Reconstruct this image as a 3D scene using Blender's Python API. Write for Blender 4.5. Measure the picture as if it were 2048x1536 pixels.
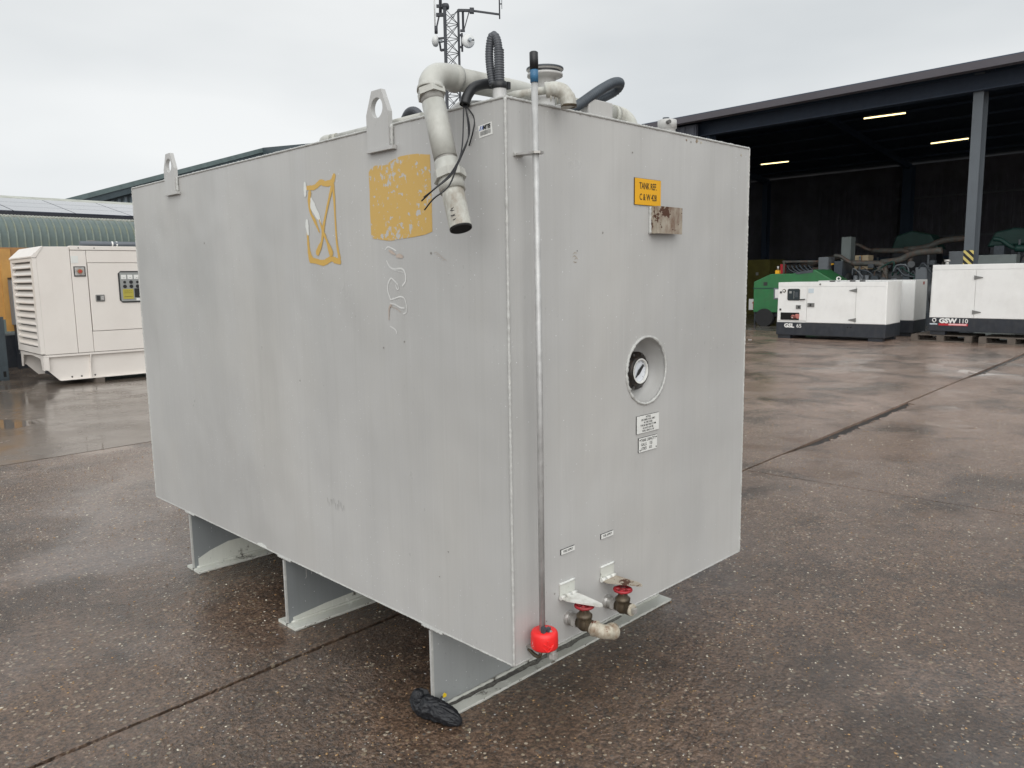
import bpy, math, random
from math import sin, cos, pi, radians as R, sqrt
from mathutils import Vector, Matrix
random.seed(7)
V = Vector
# ------------------------------------------------------------------ scene, camera, light
scene = bpy.context.scene
col = scene.collection
for o in list(bpy.data.objects): bpy.data.objects.remove(o)

cam_d = bpy.data.cameras.new('camera'); cam = bpy.data.objects.new('camera', cam_d); col.objects.link(cam)
cam_d.sensor_width = 36.0; cam_d.sensor_fit = 'HORIZONTAL'; cam_d.lens = 36.0*1562.125/2048
cam_d.clip_start = 0.05; cam_d.clip_end = 2000
_p, _r, _y = -0.135761387, -0.0155866661, 0.784763821
_d = V((cos(_p)*cos(_y), cos(_p)*sin(_y), sin(_p)))
_rt = _d.cross(V((0,0,1))).normalized(); _up = _rt.cross(_d)
_r2 = cos(_r)*_rt + sin(_r)*_up; _u2 = -sin(_r)*_rt + cos(_r)*_up
_m = Matrix((_r2, _u2, -_d)).transposed().to_4x4(); _m.translation = V((-1.6112, -1.6193, 1.5200))
cam.matrix_world = _m
scene.camera = cam

SUN_EL, SUN_AZ = R(34), R(228)          # azimuth (from +x, ccw) of the direction the light comes from
world = bpy.data.worlds.new('World'); scene.world = world; world.use_nodes = True
wn = world.node_tree; wn.nodes.clear(); wl = wn.links.new
def N(t, k, **kw):
    n = t.nodes.new(k)
    for a, b in kw.items(): setattr(n, a, b)
    return n
sky = N(wn, 'ShaderNodeTexSky', sky_type='NISHITA', sun_disc=False)
sky.sun_elevation = SUN_EL; sky.sun_rotation = pi/2 - SUN_AZ; sky.air_density = 1.0; sky.dust_density = 6.0
hs = N(wn, 'ShaderNodeHueSaturation'); hs.inputs['Saturation'].default_value = 0.15
wl(sky.outputs[0], hs.inputs['Color'])
bg1 = N(wn, 'ShaderNodeBackground'); bg1.inputs[1].default_value = 0.012; wl(hs.outputs[0], bg1.inputs[0])
tc = N(wn, 'ShaderNodeTexCoord')
mp = N(wn, 'ShaderNodeMapping'); mp.inputs['Scale'].default_value = (1.0, 1.0, 3.2); wl(tc.outputs['Generated'], mp.inputs[0])
nz = N(wn, 'ShaderNodeTexNoise'); nz.inputs['Scale'].default_value = 1.7; nz.inputs['Detail'].default_value = 4; nz.inputs['Roughness'].default_value = .45
wl(mp.outputs[0], nz.inputs['Vector'])
rp = N(wn, 'ShaderNodeValToRGB'); rp.color_ramp.elements[0].position = .32; rp.color_ramp.elements[1].position = .66
rp.color_ramp.elements[0].color = (.455,.480,.497,1); rp.color_ramp.elements[1].color = (.615,.63,.635,1)
wl(nz.outputs[0], rp.inputs[0])
sx = N(wn, 'ShaderNodeSeparateXYZ'); wl(tc.outputs['Generated'], sx.inputs[0])
mr = N(wn, 'ShaderNodeMapRange'); mr.inputs['From Min'].default_value = -0.02; mr.inputs['From Max'].default_value = 1.0
mr.inputs['To Min'].default_value = 1.0; mr.inputs['To Max'].default_value = 1.6
wl(sx.outputs[2], mr.inputs[0])
hz = N(wn, 'ShaderNodeMapRange'); hz.inputs['From Min'].default_value = 0.0; hz.inputs['From Max'].default_value = .30
hz.inputs['To Min'].default_value = 1.22; hz.inputs['To Max'].default_value = .93; wl(sx.outputs[2], hz.inputs[0])
mu = N(wn, 'ShaderNodeMath', operation='MULTIPLY'); wl(mr.outputs[0], mu.inputs[0]); wl(hz.outputs[0], mu.inputs[1])
bg2 = N(wn, 'ShaderNodeBackground'); wl(rp.outputs[0], bg2.inputs[0]); wl(mu.outputs[0], bg2.inputs[1])
ad = N(wn, 'ShaderNodeAddShader'); wl(bg1.outputs[0], ad.inputs[0]); wl(bg2.outputs[0], ad.inputs[1])
wo = N(wn, 'ShaderNodeOutputWorld'); wl(ad.outputs[0], wo.inputs[0])

sd = bpy.data.lights.new('sun', 'SUN'); sd.energy = 1.45; sd.angle = R(80); sd.color = (1.0, .985, .96)
sun = bpy.data.objects.new('sun', sd); col.objects.link(sun)
_s = V((cos(SUN_EL)*cos(SUN_AZ), cos(SUN_EL)*sin(SUN_AZ), sin(SUN_EL)))
sun.rotation_euler = _s.to_track_quat('Z', 'Y').to_euler(); sun.location = _s*40
scene.view_settings.view_transform = 'Standard'; scene.view_settings.look = 'None'
scene.view_settings.exposure = 0.24; scene.view_settings.gamma = 1.0; scene.view_settings.use_curve_mapping = False

# ------------------------------------------------------------------ materials
MATS = {}
def noise(t, vec, scale, detail=3, rough=.5, dist=0):
    n = N(t, 'ShaderNodeTexNoise'); n.inputs['Scale'].default_value = scale
    n.inputs['Detail'].default_value = detail; n.inputs['Roughness'].default_value = rough; n.inputs['Distortion'].default_value = dist
    if vec: t.links.new(vec, n.inputs['Vector'])
    return n.outputs[0]
def ramp(t, fac, stops):
    n = N(t, 'ShaderNodeValToRGB'); e = n.color_ramp.elements
    while len(e) < len(stops): e.new(.5)
    for k, (p, c) in enumerate(stops):
        e[k].position = p; e[k].color = (c, c, c, 1) if not hasattr(c, '__len__') else (*c, 1)
    t.links.new(fac, n.inputs[0]); return n.outputs[0]
def mix(t, fac, a, b, mode='MIX'):
    n = N(t, 'ShaderNodeMix', data_type='RGBA', blend_type=mode)
    for i, x in ((0, fac), (6, a), (7, b)):
        if hasattr(x, 'links'): t.links.new(x, n.inputs[i])
        elif i == 0: n.inputs[0].default_value = x
        else: n.inputs[i].default_value = (*x, 1) if len(x) == 3 else x
    return n.outputs[2]
def math_(t, op, a, b=None, c=None):
    n = N(t, 'ShaderNodeMath', operation=op)
    for i, x in enumerate((a, b, c)):
        if x is None: continue
        if hasattr(x, 'links'): t.links.new(x, n.inputs[i])
        else: n.inputs[i].default_value = x
    return n.outputs[0]
def mapped(t, scale=(1,1,1), coord='Object', loc=(0,0,0), rot=(0,0,0)):
    a = N(t, 'ShaderNodeTexCoord'); m = N(t, 'ShaderNodeMapping')
    m.inputs['Scale'].default_value = scale; m.inputs['Location'].default_value = loc; m.inputs['Rotation'].default_value = rot
    t.links.new(a.outputs[coord], m.inputs[0]); return m.outputs[0]
def newmat(name):
    m = bpy.data.materials.new(name); m.use_nodes = True; t = m.node_tree
    b = t.nodes['Principled BSDF']; MATS[name] = m; return m, t, b
def bump(t, h, strength=.3, dist=.01, nrm=None):
    n = N(t, 'ShaderNodeBump'); n.inputs['Strength'].default_value = strength; n.inputs['Distance'].default_value = dist
    t.links.new(h, n.inputs['Height'])
    if nrm: t.links.new(nrm, n.inputs['Normal'])
    return n.outputs[0]
def paint(name, c, rough=.4, metal=0, var=.12, scale=4, dirt=None, dirt_amt=.0, streak=False, bmp=.04, spec=.5, coat=0, chip=None, chip_thr=.72, chip_scale=18):
    """painted or bare surface with tone variation, dirt patches, runs and chips"""
    m, t, b = newmat(name); L = t.links.new
    v = mapped(t, (1,1,1)); n1 = noise(t, v, scale, 4, .55)
    c0 = tuple(x*(1-var) for x in c); c1 = tuple(min(1, x*(1+var)) for x in c)
    out = mix(t, ramp(t, n1, [(.3, 0.), (.7, 1.)]), c0, c1)
    if streak:
        vs = mapped(t, (14, 14, .7)); ns = noise(t, vs, 2.2, 3, .6)
        out = mix(t, math_(t, 'MULTIPLY', ramp(t, ns, [(.45, 0.), (.75, 1.)]), .5), out, tuple(x*.72 for x in c))
    if dirt:
        nd = noise(t, mapped(t, (1,1,.6), loc=(3,1,2)), scale*1.7, 5, .65)
        out = mix(t, math_(t, 'MULTIPLY', ramp(t, nd, [(.45, 0.), (.72, 1.)]), dirt_amt), out, dirt)
    if chip:
        nc = noise(t, mapped(t, (1,1,1), loc=(7,5,1)), chip_scale, 4, .7)
        out = mix(t, ramp(t, nc, [(chip_thr-.01, 0.), (chip_thr+.01, 1.)]), out, chip)
    L(out, b.inputs['Base Color'])
    nr = noise(t, v, scale*3, 3, .6)
    L(math_(t, 'MULTIPLY_ADD', nr, rough*.5, rough*.75), b.inputs['Roughness'])
    b.inputs['Metallic'].default_value = metal; b.inputs['Specular IOR Level'].default_value = spec
    if coat: b.inputs['Coat Weight'].default_value = coat; b.inputs['Coat Roughness'].default_value = .12
    if bmp: L(bump(t, noise(t, v, scale*9, 4, .6), bmp*3, .002), b.inputs['Normal'])
    return m
def flat(name, c, rough=.5, metal=0, emit=None, es=0):
    m, t, b = newmat(name); b.inputs['Base Color'].default_value = (*c, 1); b.inputs['Roughness'].default_value = rough
    b.inputs['Metallic'].default_value = metal
    if emit: b.inputs['Emission Color'].default_value = (*emit, 1); b.inputs['Emission Strength'].default_value = es
    return m

def tank_paint(name, base=(.488,.484,.470), worn=0.0):
    m, t, b = newmat(name); L = t.links.new
    v = mapped(t)
    big = noise(t, v, 1.3, 3, .5)
    out = mix(t, ramp(t, big, [(.3,0.),(.7,1.)]), tuple(x*.90 for x in base), tuple(x*1.05 for x in base))
    warm = noise(t, mapped(t, (1,1,.5), loc=(4,2,1)), 2.1, 3, .55)
    out = mix(t, math_(t, 'MULTIPLY', ramp(t, warm, [(.42,0.),(.72,1.)]), .3), out, (base[0]*1.04, base[1]*1.0, base[2]*.93))
    # roller / brush lines and rain runs
    s1 = noise(t, mapped(t, (60,60,1.1)), 2.4, 4, .65)
    out = mix(t, math_(t, 'MULTIPLY', ramp(t, s1, [(.38,1.),(.6,0.)]), .10), out, tuple(x*.72 for x in base))
    s2 = noise(t, mapped(t, (16,16,.45), loc=(2,7,0)), 2.2, 4, .6)
    out = mix(t, math_(t, 'MULTIPLY', ramp(t, s2, [(.52,0.),(.80,1.)]), .20), out, (base[0]*.70, base[1]*.70, base[2]*.66))
    s3 = noise(t, mapped(t, (42,42,.9), loc=(9,7,3)), 2.0, 3, .6)
    out = mix(t, math_(t, 'MULTIPLY', ramp(t, s3, [(.60,0.),(.74,1.)]), .22), out, tuple(min(1,x*1.25) for x in base))
    # small scuffs
    sc = noise(t, mapped(t, (3,3,1.4), loc=(1,8,5)), 30, 5, .75)
    reg = noise(t, mapped(t, (1,1,1), loc=(5,5,5)), 2.6, 2, .5)
    out = mix(t, math_(t, 'MULTIPLY', math_(t, 'MULTIPLY', ramp(t, sc, [(.62,0.),(.70,1.)]), ramp(t, reg, [(.5,0.),(.62,1.)])), .5), out, (.16,.15,.14))
    # clinging rain drops: tiny light specks
    vo = N(t, 'ShaderNodeTexVoronoi'); vo.inputs['Scale'].default_value = 62; L(v, vo.inputs['Vector'])
    dm = math_(t, 'LESS_THAN', vo.outputs['Distance'], .11)
    sepc = N(t, 'ShaderNodeSeparateColor'); L(vo.outputs['Color'], sepc.inputs[0])
    pick = math_(t, 'GREATER_THAN', sepc.outputs[0], .80)
    dreg = ramp(t, noise(t, v, 1.9, 2, .5), [(.42,0.),(.56,1.)])
    out = mix(t, math_(t, 'MULTIPLY', math_(t, 'MULTIPLY', dm, pick), dreg), out, (.74,.75,.76))
    if worn:
        w = noise(t, mapped(t, (1,1,1), loc=(2,2,2)), 14, 5, .7)
        out = mix(t, ramp(t, w, [(worn,0.),(worn+.04,1.)]), out, (.70,.71,.66))
        w2 = noise(t, mapped(t, (1,1,1), loc=(12,2,2)), 9, 5, .7)
        out = mix(t, ramp(t, w2, [(.60,0.),(.66,1.)]), out, (.10,.09,.075))
    L(out, b.inputs['Base Color'])
    L(math_(t, 'MULTIPLY_ADD', noise(t, v, 5, 4, .6), .24, .20), b.inputs['Roughness'])
    b1 = bump(t, noise(t, mapped(t, (1,1,.8)), 2.4, 2, .5), .8, .022)
    b2 = bump(t, noise(t, mapped(t, (30,30,5)), 7, 4, .6), .18, .0015, b1)
    L(b2, b.inputs['Normal'])
    return m
tank_paint('tank_grey')
tank_paint('tank_worn', (.60,.61,.56), .60)
tank_paint('beam_grey_shaded', (.33,.345,.345)); tank_paint('beam_grey_deep_shade', (.22,.235,.24))  # beam paint darkened for the shade under the tank, farther webs deepest

def weld_mat():
    m, t, b = newmat('weld_bead'); L = t.links.new
    n = noise(t, mapped(t), 30, 4, .7)
    L(ramp(t, n, [(.3,(.40,.40,.38)),(.55,(.47,.47,.45)),(.68,(.57,.57,.54)),(.76,(.32,.29,.25))]), b.inputs['Base Color'])
    b.inputs['Roughness'].default_value = .36
    L(bump(t, noise(t, mapped(t), 120, 3, .6), .5, .002), b.inputs['Normal'])
weld_mat()

def yard(name, kind):
    m, t, b = newmat(name); L = t.links.new
    co = N(t, 'ShaderNodeNewGeometry').outputs['Position']
    def P(s, loc=(0,0,0)):
        q = N(t, 'ShaderNodeMapping'); q.inputs['Scale'].default_value = s; q.inputs['Location'].default_value = loc; L(co, q.inputs[0]); return q.outputs[0]
    fine = noise(t, P((1,1,1)), 70, 5, .7)
    blot = noise(t, P((1,1,1), (3,4,0)), .9, 5, .6)
    blot2 = noise(t, P((1,1,1), (13,4,0)), 3.1, 5, .65)
    puddle_n = noise(t, P((1,1,1), (31,17,0)), .55, 4, .55, .3)
    if kind == 'aggregate':
        c1 = noise(t, P((1,1,1), (2,9,0)), 58, 4, .65); c2 = noise(t, P((1,1,1), (6,3,0)), 17, 4, .6)
        cg = math_(t, 'ADD', math_(t, 'MULTIPLY', c1, .6), math_(t, 'MULTIPLY', c2, .4))
        tone = math_(t, 'ADD', math_(t, 'MULTIPLY', cg, .6), math_(t, 'MULTIPLY', fine, .4))
        base = ramp(t, tone, [(.36,(.010,.006,.004)),(.45,(.060,.034,.020)),(.54,(.175,.106,.067)),(.66,(.34,.235,.165))])
        v1 = N(t, 'ShaderNodeTexVoronoi'); v1.inputs['Scale'].default_value = 62; v1.inputs['Randomness'].default_value = 1; L(P((1,1.0,1)), v1.inputs['Vector'])
        v2 = N(t, 'ShaderNodeTexVoronoi'); v2.inputs['Scale'].default_value = 34; L(P((1,1,1), (.3,.7,0)), v2.inputs['Vector'])
        s1 = N(t, 'ShaderNodeSeparateColor'); L(v1.outputs['Color'], s1.inputs[0])
        s2 = N(t, 'ShaderNodeSeparateColor'); L(v2.outputs['Color'], s2.inputs[0])
        pc1 = ramp(t, s1.outputs[0], [(0,(.03,.022,.018)),(.3,(.075,.050,.034)),(.55,(.13,.075,.038)),(.72,(.11,.10,.09)),(.86,(.26,.18,.10)),(.95,(.50,.45,.36))])
        pm1 = math_(t, 'MULTIPLY', ramp(t, v1.outputs['Distance'], [(.30,1.),(.46,0.)]), ramp(t, s1.outputs[1], [(.35,0.),(.40,1.)]))
        out = mix(t, pm1, base, pc1)
        pc2 = ramp(t, s2.outputs[0], [(0,(.05,.035,.028)),(.4,(.11,.065,.035)),(.7,(.19,.12,.06)),(.9,(.36,.31,.22))])
        pm2 = math_(t, 'MULTIPLY', ramp(t, v2.outputs['Distance'], [(.26,1.),(.36,0.)]), ramp(t, s2.outputs[1], [(.80,0.),(.82,1.)]))
        out = mix(t, pm2, out, pc2)
        out = mix(t, math_(t, 'MULTIPLY', ramp(t, blot, [(.42,0.),(.68,1.)]), .35), out, (.125,.092,.076))
        out = mix(t, math_(t, 'MULTIPLY', ramp(t, blot2, [(.55,0.),(.72,1.)]), .5), out, (.030,.022,.018))
        # worn paler concrete skin further out, with wet sky sheen painted into the tone
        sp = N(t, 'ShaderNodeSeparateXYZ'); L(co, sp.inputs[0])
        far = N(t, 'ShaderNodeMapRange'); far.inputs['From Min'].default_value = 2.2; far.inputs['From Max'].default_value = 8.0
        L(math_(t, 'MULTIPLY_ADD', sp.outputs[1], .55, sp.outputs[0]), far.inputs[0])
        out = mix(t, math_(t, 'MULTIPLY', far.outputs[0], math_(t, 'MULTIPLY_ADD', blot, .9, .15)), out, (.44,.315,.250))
        h = math_(t, 'ADD', math_(t, 'ADD', math_(t, 'MULTIPLY', v1.outputs['Distance'], -.30), math_(t, 'MULTIPLY', fine, .35)), math_(t, 'ADD', math_(t, 'MULTIPLY', c1, 1.0), math_(t, 'MULTIPLY', c2, 1.6)))
        damp2 = noise(t, P((1,1,1), (21,5,0)), 1.15, 5, .62, .4)
        out = mix(t, math_(t, 'MULTIPLY', ramp(t, damp2, [(.49,0.),(.62,1.)]), .58), out, (.022,.014,.010))
        crm = math_(t, 'MULTIPLY', math_(t, 'MULTIPLY', ramp(t, v1.outputs['Distance'], [(.26,1.),(.40,0.)]), math_(t, 'GREATER_THAN', s1.outputs[0], .925)), .6)
        out = mix(t, crm, out, (.44,.33,.23))
        bs, bd = 1.0, .013
    else:
        base = ramp(t, fine, [(.3,(.085,.063,.046)),(.55,(.120,.092,.070)),(.75,(.165,.132,.104))])
        if kind == 'floor': base = ramp(t, fine, [(.3,(.10,.095,.085)),(.75,(.16,.15,.13))])
        out = mix(t, math_(t, 'MULTIPLY', ramp(t, blot, [(.4,0.),(.7,1.)]), .6), base, (.080,.060,.044))
        out = mix(t, math_(t, 'MULTIPLY', ramp(t, blot2, [(.52,0.),(.75,1.)]), .45), out, (.075,.062,.052))
        h = fine; bs, bd = .14, .002
    L(out, b.inputs['Base Color'])
    pud = ramp(t, puddle_n, [(.56,0.),(.60,1.)] if kind != 'aggregate' else [(.62,0.),(.68,1.)])                     # standing water
    damp = ramp(t, noise(t, P((1,1,1), (8,2,0)), 1.6, 4, .6), [(.35,0.),(.65,1.)])
    L(math_(t, 'MULTIPLY_ADD', damp, -.22, .62), b.inputs['Roughness'])
    film = bump(t, noise(t, P((1,1,1), (5,1,0)), 9, 4, .6), .4 if kind == 'aggregate' else .12, .006 if kind == 'aggregate' else .003)
    dry = N(t, 'ShaderNodeBump'); dry.inputs['Distance'].default_value = bd
    L(h, dry.inputs['Height']); L(math_(t, 'MULTIPLY_ADD', pud, -bs*.8, bs), dry.inputs['Strength'])
    L(dry.outputs[0], b.inputs['Normal'])
    b.inputs['Coat Weight'].default_value = 1.0; b.inputs['Coat IOR'].default_value = 1.6 if kind == 'aggregate' else 1.42
    b.inputs['Specular IOR Level'].default_value = .25
    cr = mix(t, pud, ramp(t, damp, [(0,.22),(1,.10)]) if kind == 'aggregate' else ramp(t, damp, [(0,.30),(1,.08)]), (.04,.04,.04))
    L(cr, b.inputs['Coat Roughness'])
    cn = N(t, 'ShaderNodeMix', data_type='VECTOR')
    up = N(t, 'ShaderNodeNewGeometry').outputs['Normal']
    L(pud, cn.inputs[0])
    hb = N(t, 'ShaderNodeBump'); hb.inputs['Distance'].default_value = bd; hb.inputs['Strength'].default_value = bs*.75
    L(h, hb.inputs['Height']); L(film, hb.inputs['Normal'])
    flood = ramp(t, noise(t, P((1,1,1), (3,11,0)), .8, 4, .55), [(.42,1.),(.56,.16)]); L(math_(t, 'MULTIPLY', flood, bs*.9), hb.inputs['Strength'])
    L(hb.outputs[0], cn.inputs[4]); L(up, cn.inputs[5]); L(cn.outputs[1], b.inputs['Coat Normal'])
    return m
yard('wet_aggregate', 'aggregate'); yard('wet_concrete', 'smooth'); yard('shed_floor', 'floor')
paint('wet_grime', (.045,.038,.032), .25, var=.35, scale=20, dirt=(.25,.24,.21), dirt_amt=.6, coat=.6)
paint('edge_white', (.66,.66,.62), .4, var=.1, scale=20, chip=(.22,.20,.17), chip_thr=.60, chip_scale=30)
paint('joint_dark', (.018,.016,.015), .35, var=.3, scale=20, bmp=.3)
paint('asphalt_far', (.09,.085,.08), .4, var=.2)
for nm, c in (('pebble_cream', (.62,.57,.46)), ('pebble_tan', (.34,.20,.08)), ('pebble_brown', (.14,.08,.045)), ('pebble_grey', (.26,.25,.24))):
    paint(nm, c, .22, var=.25, scale=40, bmp=.0, coat=.6)

paint('pipe_cream', (.47,.47,.43), .34, var=.08, scale=8, dirt=(.22,.20,.17), dirt_amt=.45, bmp=.05)
paint('pipe_worn', (.52,.52,.47), .4, var=.12, scale=14, dirt=(.20,.15,.10), dirt_amt=.8, chip=(.03,.025,.02), chip_thr=.74, chip_scale=22)
paint('thread_dirty', (.24,.23,.21), .5, var=.3, scale=30)
paint('hose_grey', (.065,.070,.080), .42, var=.15, scale=20)
paint('hose_dark', (.055,.068,.082), .40, var=.2, scale=20)
flat('rubber_black', (.012,.013,.015), .38)
flat('wire_black', (.010,.010,.012), .4)
flat('hollow_black', (.004,.004,.004), .9)
paint('alloy', (.47,.47,.46), .38, .25, var=.15, scale=25, dirt=(.30,.29,.28), dirt_amt=.5)
paint('blue_tape', (.045,.16,.30), .4, var=.25, scale=30)
paint('white_scruffy', (.66,.66,.62), .42, var=.08, scale=12, dirt=(.25,.22,.17), dirt_amt=.6, chip=(.13,.09,.06), chip_thr=.70, chip_scale=30)
paint('rusty_plate', (.38,.335,.27), .7, var=.12, scale=10, dirt=(.13,.06,.03), dirt_amt=1, chip=(.075,.030,.015), chip_thr=.555, chip_scale=16)
paint('brass_old', (.115,.090,.060), .40, .55, var=.35, scale=25, dirt=(.05,.04,.03), dirt_amt=.8)
paint('steel_pale', (.48,.47,.45), .32, .5, var=.2, scale=25, dirt=(.2,.17,.14), dirt_amt=.7)
paint('elbow_rusty', (.50,.46,.37), .45, .1, var=.2, scale=22, dirt=(.17,.09,.04), dirt_amt=1, chip=(.14,.035,.02), chip_thr=.60, chip_scale=20)
paint('red_wheel', (.36,.018,.028), .45, var=.25, scale=20, dirt=(.14,.04,.03), dirt_amt=.7)
paint('lockout_red', (.80,.022,.022), .33, var=.04, scale=8, bmp=.01)
flat('print_white', (.78,.78,.76), .5)
flat('print_black', (.015,.015,.015), .5)
flat('print_grey', (.20,.20,.20), .5)
flat('print_red', (.45,.02,.03), .5)
flat('print_pink', (.80,.45,.45), .5)
flat('print_blue', (.03,.10,.40), .5)
paint('plate_yellow', (.78,.40,.015), .38, var=.05, scale=8, bmp=0)
paint('plate_white', (.74,.74,.71), .38, var=.06, scale=20, bmp=0)
flat('plate_edge', (.02,.02,.02), .5)
paint('bag_black', (.008,.009,.012), .55, var=.2, scale=12, bmp=.1)
paint('tag_yellow', (.78,.55,.02), .35, var=.1)
flat('tag_pale', (.55,.62,.66), .35)
flat('gauge_face', (.72,.74,.78), .18)
paint('gauge_ring', (.022,.020,.018), .4, .3, var=.3, scale=40, dirt=(.12,.05,.02), dirt_amt=.3)
flat('bolt_grey', (.13,.125,.12), .4, .6)
# background machines and buildings
paint('gen_beige', (.74,.695,.645), .38, var=.025, scale=1.2, dirt=(.60,.54,.49), dirt_amt=.22, bmp=.01)
paint('gen_white', (.80,.80,.78), .35, var=.025, scale=2, dirt=(.55,.53,.50), dirt_amt=.25, bmp=.01)
paint('base_navy', (.020,.024,.032), .42, var=.2, scale=6, dirt=(.06,.06,.06), dirt_amt=.4)
flat('seam_dark', (.16,.15,.14), .6)
flat('seam_black', (.03,.03,.03), .6)
paint('hinge_grey', (.22,.22,.21), .4, .5)
flat('window_dark', (.02,.03,.035), .12)
flat('panel_grey', (.28,.29,.28), .4)
flat('amber', (.36,.15,.07), .25)
flat('label_olive', (.42,.36,.06), .4)
flat('socket_pink', (.40,.13,.11), .4)
paint('pvc_grey', (.10,.115,.135), .35, var=.1)
paint('mach_green', (.028,.16,.055), .38, var=.12, scale=3, dirt=(.05,.10,.05), dirt_amt=.4)
paint('mach_dkgreen', (.014,.055,.045), .5, var=.2)
paint('tyre', (.015,.015,.016), .7, var=.2)
paint('tan_box', (.50,.27,.075), .5, var=.10, scale=3, dirt=(.25,.13,.05), dirt_amt=.35)
paint('tan_frame', (.33,.17,.06), .5, var=.12, scale=3)
paint('old_yellow', (.10,.09,.02), .6, var=.2)
paint('cab_grey', (.16,.175,.19), .5, var=.08)
paint('cab_lt', (.20,.23,.225), .5, var=.08)
paint('card_brown', (.42,.34,.22), .7, var=.1)
paint('exhaust_rust', (.085,.088,.080), .6, var=.3, scale=5, dirt=(.16,.07,.04), dirt_amt=.7)
paint('engine_grey', (.07,.075,.08), .5, .2, var=.3, scale=8)
paint('steel_dark', (.055,.065,.075), .45, var=.2)
paint('frame_slate', (.045,.060,.070), .45, var=.2, scale=6)
paint('pallet_wood', (.115,.095,.078), .7, var=.25, scale=9, bmp=.1)
paint('green_clad', (.115,.155,.150), .38, var=.12, scale=1.5, streak=True, dirt=(.17,.19,.14), dirt_amt=.35)
paint('green_rib', (.19,.225,.20), .45, var=.2, scale=3, dirt=(.22,.22,.12), dirt_amt=.6)
paint('roof_pale', (.42,.43,.38), .55, var=.2, scale=3, dirt=(.15,.15,.10), dirt_amt=.5)
m_, t_, b_ = newmat('solar_glass'); b_.inputs['Base Color'].default_value = (.03,.035,.06,1); b_.inputs['Roughness'].default_value = .16; b_.inputs['Coat Weight'].default_value = 1; b_.inputs['Coat Roughness'].default_value = .05
flat('solar_frame', (.02,.022,.03), .5)
paint('slate_clad', (.18,.22,.25), .42, var=.08, scale=2, streak=True)
paint('slate_trim', (.050,.070,.080), .45, var=.15)
paint('slate_trim_lt', (.12,.16,.16), .45, var=.15)
paint('shed_fascia', (.080,.074,.085), .45, var=.10, scale=1)
paint('shed_clad', (.060,.065,.085), .5, var=.12, scale=1)
paint('beam_navy', (.014,.024,.044), .6, var=.1)
paint('shed_inside', (.042,.066,.105), .65, var=.15, scale=.5)
paint('shed_back', (.115,.112,.130), .65, var=.2, scale=1, dirt=(.04,.05,.03), dirt_amt=.5)
paint('shed_back_low', (.11,.12,.09), .65, var=.25, scale=1)
paint('shed_steel', (.105,.12,.135), .45, var=.08, scale=2)
paint('shed_rail', (.13,.14,.15), .45, var=.1)
flat('lamp_tube', (.9,.85,.6), .4, emit=(1.0,.80,.38), es=2.6)
paint('mast_steel', (.035,.038,.045), .6, 0, var=.15)
paint('dish_white', (.66,.67,.66), .4, var=.05)
flat('lens_grey', (.35,.38,.40), .2)
m_, t_, b_ = newmat('hazard_tape')
sp_ = N(t_, 'ShaderNodeSeparateXYZ'); t_.links.new(mapped(t_), sp_.inputs[0])
w_ = math_(t_, 'FRACT', math_(t_, 'MULTIPLY', math_(t_, 'SUBTRACT', sp_.outputs[2], sp_.outputs[1]), 6.2))
t_.links.new(ramp(t_, w_, [(.48,(.62,.50,.16)),(.50,(.012,.012,.012))]), b_.inputs['Base Color'])
def flaky(name, c, under, thr=.60, scale=22):
    m, t, b = newmat(name); L = t.links.new
    v = mapped(t)
    a = noise(t, v, scale, 5, .65); r = noise(t, mapped(t, loc=(2,3,4)), 5, 2, .5)
    f = math_(t, 'ADD', a, math_(t, 'MULTIPLY_ADD', r, .35, -.17))
    L(mix(t, ramp(t, f, [(thr-.012,0.),(thr+.012,1.)]), c, under), b.inputs['Base Color'])
    b.inputs['Roughness'].default_value = .42
flaky('ochre_flaky', (.58,.375,.105), (.478,.474,.461), .60, 46)
flaky('ochre_line', (.60,.375,.085), (.478,.474,.461), .74, 30)
flat('film_white', (.70,.71,.68), .35)
paint('ghost_line', (.66,.66,.64), .25, var=.12, scale=20, bmp=0)
paint('ghost_tan', (.46,.385,.33), .45, var=.12, scale=20, bmp=0)

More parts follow.
